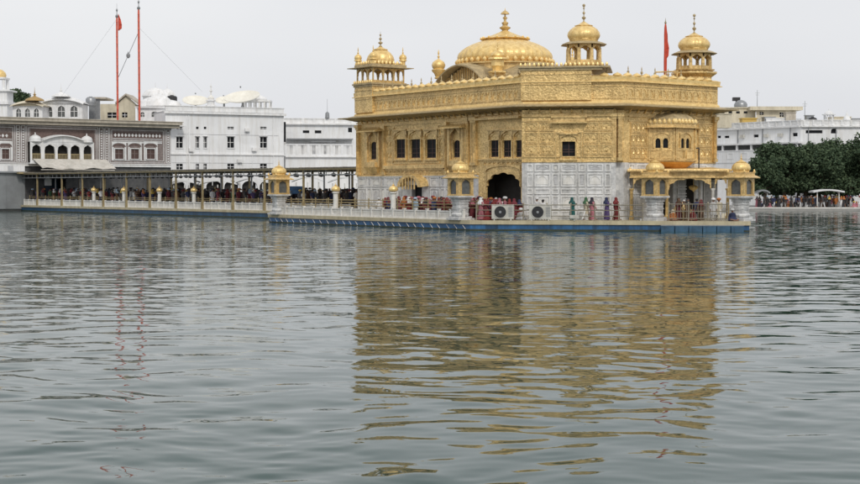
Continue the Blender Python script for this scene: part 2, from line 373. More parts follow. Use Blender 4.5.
# gold relief: bands, panels, pilasters, mouldings
tr = MB()
def band(fr, a, b, z, h=0.12, n=0.10, base=0.0): tr.fbox(fr, a, b, base, base+n, z, z+h)
for z in (8.95, 9.30): band(FL, 0.0, LL, z, 0.10, 0.09 if z < 9 else 0.16)
for z in (dado_C+0.003, 5.75, 8.62, 9.0, 9.3): band(FCp, sC0, sC1, z, 0.10, 0.07 if z < 9 else 0.13)
for z in (dado_R+0.003, 8.62, 9.0, 9.3): band(FR_, 0.5, LR, z, 0.10, 0.07 if z < 9 else 0.13)
band(FL, sd0+0.01, LL, dado_L+0.003, 0.12, 0.12)
band(FL, 0.02, sd0, FL.z(500,160), 0.12, 0.12); band(FL, FL.s(446), FL.s(384.5), FL.z(415,168.5), 0.30, 0.22); band(FL, FL.s(444), FL.s(386), FL.z(415,170), 0.14, 0.12)
def carve(fr, a, b, c, d, n=0.002):
    tr.frame(fr, a, b, c, d, n, n+0.07, 0.07)
    k = max(1, round((b-a-0.2)/0.62)); e = (b-a-0.24)/k
    for i in range(k):
        x0 = a+0.12+e*i; tr.archfill(fr, x0+0.04, x0+e-0.04, c+0.3*(d-c), d-0.1, n, n+0.045, cusp=3, seg=10)
        xm = x0+e/2; zm = c+0.42*(d-c); q = 0.12
        tr.add([fr.p(xm-q,n,zm),fr.p(xm,n,zm-q*1.5),fr.p(xm+q,n,zm),fr.p(xm,n,zm+q*1.5),fr.p(xm,n+0.07,zm)],[(0,1,4),(1,2,4),(2,3,4),(3,0,4)])
        tr.fbox(fr, x0+0.05, x0+e-0.05, n, n+0.04, c+0.1, c+0.16)
# embossed panels on the corner bay
wl, wr = Cw[0]-0.55, Cw[1]+0.55
for (a, b) in ((sC0+0.25, (sC0+wl)/2-0.05), ((sC0+wl)/2+0.05, wl-0.1), (wr+0.1, (wr+sC1)/2-0.05), ((wr+sC1)/2+0.05, sC1-0.25)):
    for (c, d) in ((5.95, 6.75), (6.85, 7.75), (7.85, 8.55)): carve(FCp, a, b, c, d)
for (a, b) in ((0.75, 2.55), (8.45, 10.1)):
    for (c, d) in ((5.7, 6.6), (6.7, 7.6), (7.7, 8.55)):
        carve(FR_, a, b, c, d)
        tr.lathe([(0.30,0),(0.30,0.02)], 12, (0,0,0)) if False else None
for (x0, x1) in ((386.5,394.5),(438.5,445)):
    a, b = sorted((FL.s(x0), FL.s(x1)))
    for (c, d) in ((5.75, 6.7), (6.8, 7.7), (7.8, 8.8)): carve(FL, a, b, c, d)
for (x0, x1, c, d) in ((386,445,dado_L+0.2,4.95),(450,464,dado_L+0.2,5.3),(364,380,dado_L+0.2,4.5)):
    a, b = sorted((FL.s(x0), FL.s(x1))); carve(FL, a, b, c, d)
a, b = sorted((FL.s(484), FL.s(521))); carve(FL, 0.15, b, 5.15, FL.z(500,160)-0.05)
# pilasters
def pilaster(fr, a, b, z0, z1, base=0.0, n=0.22):
    tr.fbox(fr, a+0.05, b-0.05, base, base+n, z0+0.25, z1-0.45)
    tr.fbox(fr, a, b, base, base+n+0.06, z0, z0+0.25)
    tr.fbox(fr, a, b, base, base+n+0.06, z1-0.45, z1-0.28); tr.fbox(fr, a-0.08, b+0.08, base, base+n+0.14, z1-0.28, z1)
    for k in range(2): tr.fbox(fr, a+0.05+(b-a-0.1)*(0.22+0.45*k), a+0.05+(b-a-0.1)*(0.33+0.45*k), base+n, base+n+0.05, z0+0.25, z1-0.45)
for (a, b) in ((465,470),(472,477.5)): pilaster(FL, *sorted((FL.s(b), FL.s(a))), dado_L2, 9.25)
for (a, b) in ((445.5,448),(383.5,386)): pilaster(FL, *sorted((FL.s(b), FL.s(a))), dado_L+0.15, 9.0, n=0.14)
pilaster(FL, LL-0.5, LL-0.02, dado_L+0.13, 9.2)
pilaster(FC, LC-0.95, LC-0.52, dado_C+0.13, 9.25, n=0.5); pilaster(FC, LC-0.45, LC-0.02, dado_C+0.13, 9.25, n=0.5)
pilaster(FR_, LR-0.42, LR-0.02, dado_R+0.13, 9.25)
# arches and mullions above the triple windows
for (w, fr) in [(w, FL) for w in Lwin] + [(Cw, FCp)]:
    a, b, c, d = w
    tr.fbox(fr, a-0.13, a-0.02, 0.003, 0.16, c-0.1, c+(d-c)*0.98); tr.fbox(fr, b+0.02, b+0.13, 0.003, 0.16, c-0.1, c+(d-c)*0.98)
    tr.fbox(fr, a-0.2, b+0.2, 0.003, 0.20, c-0.24, c-0.10)
    if fr is FL and w in (Lwin[0], Lwin[4]): tr.archfill(fr, a, b, d-0.42, d-0.001, -0.04, 0.03)
def hood(fr, a, b, z0, z1, n=0.25, base=0.003):       # raised arch over a window
    tr.archfill(fr, a, b, z0, z1, base, base+n*0.5, cusp=3); tr.fbox(fr, a-0.05, b+0.05, base, base+n, z1, z1+0.1)
for w in Lwin[1:4] + Lwin[5:8]: (hood(FL, w[0]-0.18, w[1]+0.18, w[3]+0.04, w[3]+0.78), tr.archfill(FL, w[0]+0.05, w[1]-0.05, w[3]+0.06, w[3]+0.55, 0.003, 0.06, seg=12))
hood(FCp, Cw[0]-0.15, Cw[1]+0.15, Cw[3]+0.05, Cw[3]+0.55); tr.frame(FCp, wl, wr, Cw[2]-0.3, Cw[3]+0.75, 0.003, 0.09, 0.1)
za = FCp.z(568,123.5); tr.fbox(FCp, FCp.s(551), FCp.s(587), 0.003, 0.45, za, za+0.12); tr.fbox(FCp, FCp.s(553), FCp.s(585), 0.003, 0.22, za+0.12, za+0.45); tr.fbox(FCp, FCp.s(551), FCp.s(587), 0.003, 0.30, za+0.45, za+0.55)
za = FL.z(500,119.5); tr.fbox(FL, 0.1, FL.s(479), 0.003, 0.55, za, za+0.16)
for w in (Lwin[1],): tr.frame(FL, FL.s(440), FL.s(393), Lwin[2][2]-0.5, Lwin[2][3]+0.9, 0.003, 0.08, 0.1)
# main door arch
a, b, c, d = door_main
tr.archfill(FL, a, b, d-1.25, d-0.001, -0.12, 0.06, cusp=5, seg=40, k=0.97); tr.archfill(FL, a-0.0, b+0.0, d+0.02, d+0.5, 0.003, 0.1)
tr.build('gold_relief', gold_trim, temple)
# small jharokha balconies on the long face
for (x0, x1, ye, wi) in ((362,381,132,0), (448,475,128,4)):
    a, b = sorted((FL.s(x0), FL.s(x1))); w = Lwin[wi]; ze = FL.z((x0+x1)/2, ye)
    m = MB(); cA, cB = w[0]-0.22, w[1]+0.22
    m.fbox(FL, cA-0.35, cA, 0.16, 0.26, w[2]-0.7, ze); m.fbox(FL, cB, cB+0.35, 0.16, 0.34, w[2]-0.7, ze)
    m.archfill(FL, cA, cB, w[3]-0.15, ze, 0.2, 0.3, cusp=3)
    m.fbox(FL, cA, cB, 0.2, 0.46, w[2]-0.7, w[2]-0.25)
    m.hexa([FL.p(cA-0.8,0.16,ze),FL.p(cB+0.8,0.16,ze),FL.p(cB+0.8,1.0,ze-0.05),FL.p(cA-0.8,1.0,ze-0.05),FL.p(cA-0.6,0.16,ze+0.35),FL.p(cB+0.6,0.16,ze+0.35),FL.p(cB+0.8,1.0,ze+0.04),FL.p(cA-0.8,1.0,ze+0.04)])
    m.hexa([FL.p(cA+0.1,0.02,w[2]-1.35),FL.p(cB-0.1,0.02,w[2]-1.35),FL.p(cB-0.1,0.10,w[2]-1.35),FL.p(cA+0.1,0.10,w[2]-1.35),FL.p(cA-0.35,0.02,w[2]-0.7),FL.p(cB+0.35,0.02,w[2]-0.7),FL.p(cB+0.35,0.5,w[2]-0.7),FL.p(cA-0.35,0.5,w[2]-0.7)])
    m.build('balcony_hood', gold_trim, temple)
# panes: each window its own part
for (w, fr, dp) in [(w, FL, 0.06 if w in (Lwin[0], Lwin[4]) else 0.14) for w in Lwin] + [(Cw, FCp, 0.3)]:
    m = MB(); m.fbox(fr, w[0]-0.02, w[1]+0.02, -dp-0.06, -dp+0.02, w[2]-0.02, w[3]+0.02)
    p = m.build('window', glass_dark, temple)
    m = MB(); c_ = (w[0]+w[1])/2; m.fbox(fr, c_-0.025, c_+0.025, -dp+0.02, -dp+0.06, w[2], w[3]); zz = w[2]+(w[3]-w[2])*0.5
    m.fbox(fr, w[0], w[1], -dp+0.021, -dp+0.055, zz-0.02, zz+0.02); m.fbox(fr, w[0], w[1], -dp+0.022, -dp+0.05, w[2]+0.0, w[2]+0.08); m.fbox(fr, w[0], w[1], -dp+0.022, -dp+0.05, w[2]+0.42, w[2]+0.47)
    m.build('window_bar', brown_wood, p)
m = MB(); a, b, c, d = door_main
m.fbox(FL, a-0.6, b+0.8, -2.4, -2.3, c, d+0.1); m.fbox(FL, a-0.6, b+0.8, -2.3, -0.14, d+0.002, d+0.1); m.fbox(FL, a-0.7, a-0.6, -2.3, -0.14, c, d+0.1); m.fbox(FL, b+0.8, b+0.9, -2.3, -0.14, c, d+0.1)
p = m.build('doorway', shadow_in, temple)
m = MB(); m.fbox(FL, a+0.1, a+1.1, -2.2, -2.12, c, c+2.8); m.fbox(FL, b-1.6, b-0.7, -1.9, -1.82, c, c+2.2); m.build('door_leaf', brass, p)
# small side door under its gold canopy
a, b, c, d = door_small
m = MB(); m.fbox(FL, a, b, -0.5, -0.42, c, d); m.build('doorway', glass_dark, temple)
m = MB(); cx_ = (a+b)/2; zc = FL.z(417,186)
for k in range(9):
    t0, t1 = math.pi*k/9, math.pi*(k+1)/9; r1, r2 = (b-a)/2+1.0, (b-a)/2+0.55
    h1 = FL.z(417,173.5)-zc
    q = [(cx_-r1*math.cos(t), zc+h1*math.sin(t)) for t in (t0,t1)]; g = [(cx_-r2*math.cos(t), zc+(h1-0.25)*math.sin(t)) for t in (t0,t1)]
    m.hexa([FL.p(g[0][0],0.0,g[0][1]),FL.p(g[1][0],0.0,g[1][1]),FL.p(g[1][0],0.9,g[1][1]-0.1),FL.p(g[0][0],0.9,g[0][1]-0.1),FL.p(q[0][0],0.0,q[0][1]),FL.p(q[1][0],0.0,q[1][1]),FL.p(q[1][0],0.9,q[1][1]-0.1),FL.p(q[0][0],0.9,q[0][1]-0.1)])
for t in (-0.9, -0.45, 0, 0.45, 0.9): m.fbox(FL, cx_+t-0.05, cx_+t+0.05, 0.86, 0.95, zc-0.3, zc+h1*math.sqrt(max(0,1-(t/1.5)**2))-0.25)
m.build('door_canopy', gold_trim, temple)
m = MB(); m.fbox(FL, a-0.35, b+0.35, 0.02, 0.3, d, d+0.35); m.build('door_lintel', white_stone, temple)
# eave, sloping out all round
outer = EAVE; inner = inset(EAVE, 1.33)
def ring(name, rings, m, parent, close=True):
    """rings: list of (polygon, z) swept in turn"""
    b = MB(); n = len(rings[0][0])
    b.v = [(q.x, q.y, z) for (pl, z) in rings for q in pl]
    K = len(rings)
    for j in range(K if close else K-1):
        for i in range(n):
            k = (i+1) % n; j2 = (j+1) % K
            b.f.append((j*n+i, j*n+k, j2*n+k, j2*n+i)); b.m.append(0)
    return b.build(name, m, parent)
ring('eave', [(inset(EAVE,1.30), 9.50), (inset(EAVE,0.5), 9.72), (outer, 9.78), (outer, 9.86), (inset(EAVE,0.6), 9.90), (inset(EAVE,1.30), 10.12)], eave_grey, temple)
# brackets under the eave
for (fr, ln, base) in ((FL, LL, 0.0), (FCp, LC, 0.0), (FR_, LR, 0.0)):
    s = 0.4
    while s < ln-0.3:
        br = MB(); br.hexa([fr.p(s,0.16,9.3),fr.p(s+0.1,0.16,9.3),fr.p(s+0.1,0.2,9.3),fr.p(s,0.2,9.3),fr.p(s,0.16,9.55),fr.p(s+0.1,0.16,9.55),fr.p(s+0.1,0.45,9.6),fr.p(s,0.45,9.6)])
        br.build('eave_bracket', gold_trim, temple); s += 0.85
# parapet
PW = inset(EAVE, 1.25); PI_ = inset(EAVE, 1.6)
ZP = 11.74
ring('parapet', [(PW,10.05),(PW,ZP),(PI_,ZP),(PI_,10.05)], gold_wall, temple)
ring('parapet_moulding', [(inset(EAVE,1.13),10.02),(inset(EAVE,1.13),10.18),(inset(EAVE,1.24),10.30),(inset(EAVE,1.24),10.02)], gold_bright, temple)
ring('parapet_coping', [(inset(EAVE,0.98),ZP+0.003),(inset(EAVE,0.98),ZP+0.07),(inset(EAVE,1.12),ZP+0.10),(inset(EAVE,1.08),ZP+0.45),(inset(EAVE,1.35),ZP+0.55),(inset(EAVE,1.7),ZP+0.5),(inset(EAVE,1.7),ZP+0.003)], gold_bright, temple)
# little domes along the coping, studs along the parapet face
for (A, B, m0, m1) in ((W1, W0, 0.8, 3.2), (W1, W2, 6.4, 0.5), (W2, W3, 0.4, 0.3)):
    d = (B-A); ln = d.length; d.normalize(); s = m0
    while s < ln - m1:
        q = A + d*s; pp = MB(); pp.lathe([(0.30,0),(0.38,0.08),(0.32,0.19),(0.16,0.27),(0.03,0.32),(0.02,0.36)], 8, (q.x,q.y,ZP+0.44)); pp.build('parapet_knob', gold_bright, temple, True); s += 1.02
for (A, B, m0, m1) in ((W1, W0, 1.3, 3.2), (W1, W2, 6.9, 0.5), (W2, W3, 0.9, 3.3)):
    d = (B-A); ln = d.length; d.normalize(); s = m0
    while s < ln - m1:
        q = A + d*s; q2 = q - (NL if A is W1 and B is W0 else NR)*0.45
        sp = MB(); sp.lathe([(0.05,0),(0.05,0.45),(0.10,0.5),(0.10,0.62),(0.03,0.68),(0.05,0.85),(0.01,1.05)], 6, (q2.x,q2.y,ZP+0.30)); sp.build('parapet_spike', eave_grey, temple, True); s += 1.5
pe = MB()      # relief on the parapet face
for (fr, a, b, n) in ((FL, 0.1, LL-0.1, 0.105), (FC, 0.1, LC-0.1, 0.105), (FR_, 0.1, LR-0.1, 0.105)):
    pe.fbox(fr, a, b, n-0.003, n+0.05, 11.38, 11.46); pe.fbox(fr, a, b, n-0.003, n+0.04, 10.45, 10.52)
    s = a+0.2
    while s < b-0.7: pe.archfill(fr, s, s+0.6, 10.6, 11.25, n-0.003, n+0.035, seg=8); s += 0.75
pe.build('parapet_relief', gold_wall, temple)
roofz = 11.3
m = MB(); m.prism(inset(EAVE, 1.7), roofz-0.3, roofz); m.build('roof_deck', roof_cream, temple)
m = MB(); m.prism(inset(EAVE, 2.9), DECK+0.02, roofz-0.31); m.build('core', shadow_in, temple)
# taller blocks that carry the roof kiosks
def block(name, fr, s0, s1, n_out, depth, z1, corn=0.25, right=0.0):
    m = MB(); m.fbox(fr, s0, s1, n_out-depth, n_out, 10.32, z1)
    for z in (11.55, 12.35): m.fbox(fr, s0, s1, n_out, n_out+0.05, z, z+0.08)
    o = m.build(name, gold_wall, temple)
    m = MB(); m.fbox(fr, s0-corn, s1+corn+right, n_out-depth-corn, n_out+corn, z1, z1+0.14); m.fbox(fr, s0-corn*0.5, s1+corn*0.5+right*0.6, n_out-depth-corn*0.5, n_out+corn*0.5, z1-0.18, z1-0.003)
    k = s0
    m.build('block_cornice', eave_grey, o)
    m = MB()
    while k < s1+right: 
        q = fr.p(k, n_out+corn*0.4, 0); m.lathe([(0.09,0),(0.12,0.08),(0.09,0.2),(0.02,0.3)], 6, (q[0],q[1],z1+0.14)); k += 0.36
    m.build('block_cresting', gold_bright, o, True)
    return o
bs0 = FCp.s(520); bs1 = FCp.s(591)
FCq = Fr(Vector(FC.p(0,0,0)[:2]), CD, NC)
block('corner_block', FCq, FCq.s(520.5,0.3), FCq.s(591,0.3), 0.30, 6.0, FCq.z(555,68,0.3), 0.22, 1.25)
block('corner_block', FL, LL-2.95, LL+0.02, 0.30, 3.9, FL.z(372,84.5), 0.18)
# ------------------------------------------------------------------ roof kiosks (parts of the temple)
def roof_kiosk(cx, cy, z0, ze, zd, ztop, r, ring_base=True):
    """octagonal kiosk: base balcony, eight columns with arches, flaring eave, ribbed dome, finial"""
    root = None
    m = MB(); rot = R(22.5)
    m.lathe([(r*1.05,-0.5),(r*1.05,0.0),(r*1.28,0.02),(r*1.30,0.12),(r*1.0,0.14)], 8, (cx,cy,z0), rot=rot)
    body = m.build('roof_kiosk', gold_trim, temple)
    m = MB()
    for i in range(8):
        t = rot + i*math.pi/4; t2 = t + math.pi/4
        m.tube((cx+r*math.cos(t), cy+r*math.sin(t), z0+0.14), (cx+r*math.cos(t), cy+r*math.sin(t), ze-0.35), 0.17, 0.14, 8)
        A = Vector((cx+r*math.cos(t), cy+r*math.sin(t))); B = Vector((cx+r*math.cos(t2), cy+r*math.sin(t2))); D = (B-A); mid = (A+B)/2
        fr = Fr(A, D, (mid-Vector((cx,cy)))); ln = D.length
        m.archfill(fr, 0.05, ln-0.05, ze-0.85, ze-0.02, -0.1, 0.1, cusp=3, k=0.8)
        m.fbox(fr, 0.0, ln, -0.05, 0.05, z0+0.14, z0+0.42)
    m.build('kiosk_columns', gold_trim, body)
    m = MB(); m.lathe([(r*0.9,-0.04),(r*1.15,-0.02),(r*1.42,-0.10),(r*1.45,-0.05),(r*1.15,0.12),(r*0.95,0.2)], 8, (cx,cy,ze), rot=rot)
    m.build('kiosk_eave', eave_grey, body)
    h = zd-ze; m = MB(); s = r*0.94
    m.lathe([(s*0.86,0.10),(s*0.88,0.14*h),(s*0.92,0.20*h),(s*0.90,0.24*h)], 32, (cx,cy,ze), ribs=24, amp=0.06)
    m.lathe([(s*0.92,0.22*h),(s*1.0,0.30*h),(s*1.04,0.40*h),(s*1.0,0.52*h),(s*0.88,0.64*h),(s*0.68,0.75*h),(s*0.48,0.81*h)], 60, (cx,cy,ze), ribs=20, amp=0.055)
    m.lathe([(s*0.56,0.80*h),(s*0.58,0.83*h),(s*0.36,0.88*h),(s*0.20,0.95*h),(s*0.08,h)], 24, (cx,cy,ze), ribs=12, amp=0.1)
    m.build('kiosk_dome', gold_dome, body, True)
    m = MB(); m.lathe(FINIAL(0, ztop-zd+0.05, 0.085), 8, (cx,cy,zd-0.05)); m.ball((cx,cy,ztop-0.13), 0.13, 8)
    m.build('kiosk_finial', eave_grey, body, True)
    return body
kx, ky = 12.68, 118.5
roof_kiosk(kx, ky, zat(66,118.5), zat(44.5,118.5), zat(22,118.5), zat(4,118.5), 1.36)
kx2, ky2 = 22.3, 121.3
m = MB(); m.lathe([(1.5,-2.0),(1.5,-0.5),(1.95,-0.2),(1.95,-0.05)], 8, (kx2,ky2,zat(72,121.3)), rot=R(22.5)); m.build('kiosk_drum', gold_wall, temple)
roof_kiosk(kx2, ky2, zat(71.5,121.3), zat(53.5,121.3), zat(33,121.3), zat(14,121.3), 1.36)
m = MB(); m.prism([Vector((18.6,119.6)),Vector((20.6,118.9)),Vector((21.3,120.5)),Vector((19.3,121.2))], 10.9, zat(77,119.5)); 
for p_ in ((18.8,119.7),(19.6,119.4),(20.5,119.1)): m.tube((p_[0],p_[1],zat(77,119.5)), (p_[0],p_[1],zat(72,119.5)), 0.05)
m.tube((18.8,119.7,zat(72,119.5)), (20.6,119.05,zat(72,119.5)), 0.06); m.build('roof_stair_hood', gold_trim, temple)
# far back kiosk, on the hidden corner
q = W4 - V*1.8 - U*1.8; roof_kiosk(q.x, q.y, 13.2, 14.8, 16.4, 18.0, 1.36)
# rectangular kiosk on the left corner
A0 = W0 - U*2.85 + NL*0.15; zb = zat(82.5,133.5); ze = zat(68,133.5)
DU, DV = 2.75, 3.55
m = MB(); f1 = Fr(A0, U, NL); 
m.fbox(f1, -0.15, DU+0.15, -DV-0.15, 0.15, zb-0.22, zb)
body = m.build('roof_kiosk', gold_trim, temple)
m = MB(); f2 = Fr(A0, V, NR); f3 = Fr(A0+U*DU, V, U); f4 = Fr(A0+V*DV, U, V)
for fr, ln, k in ((f1, DU, 3), (f2, DV, 3), (f3, DV, 3), (f4, DU, 3)):
    e = ln/k
    for i in range(k):
        m.archfill(fr, i*e+0.08, (i+1)*e-0.08, zb+0.65, ze-0.05, -0.16, 0.0, cusp=3)
        m.fbox(fr, i*e+0.06, (i+1)*e-0.06, -0.10, -0.04, zb, zb+0.2)
    for i in range(k+1): 
        if i == 0 or i == k: m.fbox(fr, i*e-0.1 if i else -0.0, i*e+0.0 if i else 0.1, -0.12, 0.002 if fr in (f1,f2) else 0.004, zb, ze-0.02)
        else: m.fbox(fr, i*e-0.07, i*e+0.07, -0.14, 0.01, zb, ze-0.02)
m.build('kiosk_columns', gold_trim, body)
m = MB(); m.fbox(f1, -0.65, DU+0.65, -DV-0.65, 0.65, ze, ze+0.07); m.fbox(f1, -0.15, DU+0.15, -DV-0.15, 0.15, ze+0.072, ze+0.35); m.build('kiosk_eave', eave_grey, body)
m = MB(); cq = A0 + U*DU/2 + V*DV/2
for fr, ln in ((f1, DU), (f2, DV), (f3, DV), (f4, DU)):
    s = 0.2
    while s < ln: 
        q = fr.p(s, 0.05, 0); m.lathe([(0.1,0),(0.14,0.1),(0.1,0.22),(0.02,0.34)], 6, (q[0],q[1],ze+0.35)); s += 0.42
m.build('kiosk_cresting', gold_bright, body, True)
m = MB(); zz = ze+0.36; H = zat(46,134.5)-zz
m.lathe([(1.0,0.0),(1.22,0.10*H),(1.27,0.28*H),(1.15,0.48*H),(0.9,0.66*H),(0.55,0.80*H)], 48, (cq.x,cq.y,zz), ribs=20, amp=0.08)
m.lathe([(0.66,0.79*H),(0.66,0.83*H),(0.4,0.88*H),(0.2,0.95*H),(0.08,H)], 24, (cq.x,cq.y,zz), ribs=12, amp=0.08)
m.build('kiosk_dome', gold_dome, body, True)
m = MB(); m.lathe(FINIAL(0, zat(31,134.5)-zz-H, 0.11), 8, (cq.x,cq.y,zz+H-0.03)); m.build('kiosk_finial', eave_grey, body, True)
for q in (A0+U*0.1+V*0.1, A0+U*(DU-0.1)+V*0.1, A0+U*0.1+V*(DV-0.1), A0+U*(DU-0.1)+V*(DV-0.1)):
    m = MB(); m.lathe([(0.22,0),(0.24,0.35),(0.38,0.40),(0.36,0.46),(0.30,0.52),(0.36,0.68),(0.30,0.88),(0.14,1.0),(0.05,1.08),(0.09,1.16),(0.03,1.25),(0.05,1.4),(0.01,1.7)], 12, (q.x,q.y,ze+0.35))
    m.build('corner_turret', gold_dome, body, True)
# ------------------------------------------------------------------ upper pavilion and the main dome
DC = Vector((7.1, 136.0)); HP = 4.5
Q0 = DC - V*HP + U*HP; Q1 = DC - V*HP - U*HP; Q2 = DC + V*HP - U*HP; Q3 = DC + V*HP + U*HP
pav = MB(); pav.prism([Q0,Q1,Q2,Q3], 11.0, 13.7)
pv = pav.build('upper_pavilion', gold_wall, temple)
ve = MB()
for (A, B, N_) in ((Q1, Q0, -V), (Q1, Q2, -U), (Q2, Q3, V), (Q0, Q3, U)):
    fr = Fr(A, B-A, N_); ln = (B-A).length; K = 14; s0, s1 = 0.9, ln-0.9
    zb_, hh = 13.15, 1.55
    for i in range(K):
        t0, t1 = i/K, (i+1)/K
        f = lambda t: zb_ + hh*math.sin(math.pi*t)**0.8
        a0, a1 = s0+(s1-s0)*t0, s0+(s1-s0)*t1; h0, h1 = f(t0), f(t1)
        ve.hexa([fr.p(a0,-1.2,h0+0.10),fr.p(a1,-1.2,h1+0.10),fr.p(a1,1.15,h1-0.12),fr.p(a0,1.15,h0-0.12),fr.p(a0,-1.2,h0+0.38),fr.p(a1,-1.2,h1+0.38),fr.p(a1,1.15,h1+0.02),fr.p(a0,1.15,h0+0.02)])
    for i in range(K): ve.fbox(fr, s0+(s1-s0)*(i/K), s0+(s1-s0)*((i+1)/K), 0.003, 0.05, 11.2, zb_+hh*min(math.sin(math.pi*i/K), math.sin(math.pi*(i+1)/K))**0.8-0.1)
ve.build('curved_eave', eave_grey, pv)
for (A, B, N_) in ((Q1, Q0, -V), (Q1, Q2, -U)):
    st = MB(); fr = Fr(A, B-A, N_); ln = (B-A).length
    for i in range(20):
        a = 1.2+(ln-2.4)*i/19; st.fbox(fr, a-0.05, a+0.05, 0.052, 0.14, 11.6, 13.0+1.4*math.sin(math.pi*(a-0.9)/(ln-1.8)))
    st.build('screen_bars', gold_wall, pv)
m = MB(); dm = MB()
m.lathe([(4.5,13.7),(4.5,14.75),(4.75,14.8),(4.75,14.95),(4.3,15.0)], 32, (DC.x,DC.y,0))
m.build('dome_drum', gold_trim, pv)
m = MB()
zb2 = 15.0
for k in range(40):
    t = 2*math.pi*k/40; q = (DC.x+4.55*math.cos(t), DC.y+4.55*math.sin(t)); m.lathe([(0.10,0),(0.18,0.1),(0.20,0.22),(0.14,0.34),(0.02,0.46)], 8, (q[0],q[1],14.97))
m.build('dome_cresting', gold_bright, pv, True)
prof = [(4.2,15.0),(4.42,15.35),(4.47,15.68),(4.36,15.97),(4.08,16.27),(3.68,16.56),(3.15,16.82),(2.55,17.05),(1.95,17.24)]
m = MB(); m.lathe([(r_, z_) for r_, z_ in prof], 144, (DC.x,DC.y,0), ribs=32, amp=0.032)
dome = m.build('main_dome', gold_dome, temple, True)
m = MB(); m.lathe([(1.8,17.18),(2.2,17.28),(2.3,17.36),(2.05,17.44),(1.7,17.54),(1.25,17.7),(0.75,17.92),(0.4,18.08),(0.38,18.12)], 48, (DC.x,DC.y,0), ribs=16, amp=0.14); m.build('lotus_cap', gold_dome, dome, True)
m = MB()
for k in range(16):
    t = 2*math.pi*k/16; m.ball((DC.x+2.25*math.cos(t), DC.y+2.25*math.sin(t), 17.46), 0.10, 6)
m.build('lotus_beads', gold_bright, dome, True)
zt_ = zat(8,136); h = zt_-18.0
m = MB(); m.lathe([(0.36,18.05),(0.28,18.18),(0.32,18.25),(0.50,18.38),(0.54,18.46),(0.30,18.6),(0.22,18.7),(0.32,18.85),(0.32,18.92),(0.12,19.05),(0.12,19.25),(0.22,19.32),(0.22,19.4),(0.08,19.5),(0.07,19.7),(0.42,19.72),(0.36,19.86),(0.2,19.98),(0.05,20.08),(0.03,20.2),(0.01,zt_)], 16, (DC.x,DC.y,0)); m.build('dome_finial', gold_trim, dome, True)
# dome rim ornaments: small upright shells seen on the shoulder
for (q, big) in ((Q0,0),(Q1,1),(Q2,0),(Q3,0)):
    c_ = (q.x, q.y, 13.7)
    m = MB()
    if big:
        m.lathe([(0.9,0),(0.9,0.1),(0.45,0.2),(0.55,0.55),(0.62,0.6)], 8, c_, rot=R(22)); m.lathe([(0.62,0.6),(0.62,1.15),(0.95,1.2),(0.92,1.3),(0.6,1.42)], 8, c_, rot=R(22))
        m.lathe([(0.55,1.4),(0.62,1.55),(0.55,1.75),(0.3,1.92),(0.1,2.0),(0.04,2.1),(0.1,2.2),(0.03,2.3),(0.06,2.5),(0.01,2.75)], 16, c_)
    else:
        m.lathe([(0.35,0),(0.4,0.1),(0.3,0.2),(0.42,0.5),(0.62,0.7),(0.66,0.85),(0.5,0.95),(0.58,1.05),(0.66,1.3),(0.55,1.6),(0.25,1.8),(0.1,1.88),(0.05,2.0),(0.13,2.1),(0.04,2.25),(0.09,2.45),(0.01,2.8)], 16, c_)
    m.build('corner_turret', gold_dome, pv, True)
# ------------------------------------------------------------------ jharokha bay on the right face
s0 = FR_.s(648.5); o8 = 1.48
bp = [FR_.p(s0,-0.02,0), FR_.p(s0+o8,o8,0), FR_.p(s0+o8+2.35,o8,0), FR_.p(s0+2*o8+2.35,-0.02,0)]
bp = [Vector(p[:2]) for p in bp]
zlo, zhi = zat(160.5,115.5), zat(128,115.5)
jb = MB(); faces = []
for i in range(3):
    A, B = bp[i], bp[i+1]; d = (B-A); nrm = Vector((d.y, -d.x)); fr = Fr(A, d, nrm); faces.append((fr, d.length))
    ln = d.length; zw0, zw1 = zat(148,115.5), zat(136.5,115.5); hs = (ln/2-0.55, ln/2+0.55, zw0, zw1); h2 = [(ln/2-0.5,ln/2-0.1,zw0,zw1-0.12),(ln/2+0.1,ln/2+0.5,zw0,zw1-0.12)]
    jb.wall(fr, 0, ln, zlo, zhi, h2, depth=0.14)
    for h_ in h2: jb.archfill(fr, h_[0], h_[1], h_[3]-0.3, h_[3]-0.001, -0.12, 0.0)
    jb.archfill(fr, hs[0]-0.12, hs[1]+0.12, zw1-0.3, zw1+0.3, 0.003, 0.08); jb.fbox(fr, hs[0]-0.15, hs[0]-0.02, 0.003, 0.1, zw0, zw1-0.3); jb.fbox(fr, hs[1]+0.02, hs[1]+0.15, 0.003, 0.1, zw0, zw1-0.3)
    jb.frame(fr, 0.15, ln/2-0.1, zlo+0.15, zw0-0.15, 0.003, 0.06, 0.06); jb.frame(fr, ln/2+0.1, ln-0.15, zlo+0.15, zw0-0.15, 0.003, 0.06, 0.06)
    jb.fbox(fr, 0, ln, 0.003, 0.12, zlo, zlo+0.1); jb.fbox(fr, 0.0, 0.12, 0.003, 0.08, zlo+0.1, zhi); jb.fbox(fr, ln-0.12, ln, 0.003, 0.08, zlo+0.1, zhi)
jb.prism(bp, zlo-0.1, zlo+0.001); jb.prism(bp, zhi-0.1, zhi)
bay = jb.build('jharokha', gold_trim, temple)
for (fr, ln) in faces:
    for c_ in (ln/2-0.3, ln/2+0.3):
        m = MB(); m.fbox(fr, c_-0.24, c_+0.24, -0.15, -0.12, zw0-0.02, zw1-0.05)
        m.build('window', glass_dark, bay)
cen = (bp[0]+bp[3])/2
def scaled(k, poly=bp): return [cen + (p-cen)*k for p in poly]
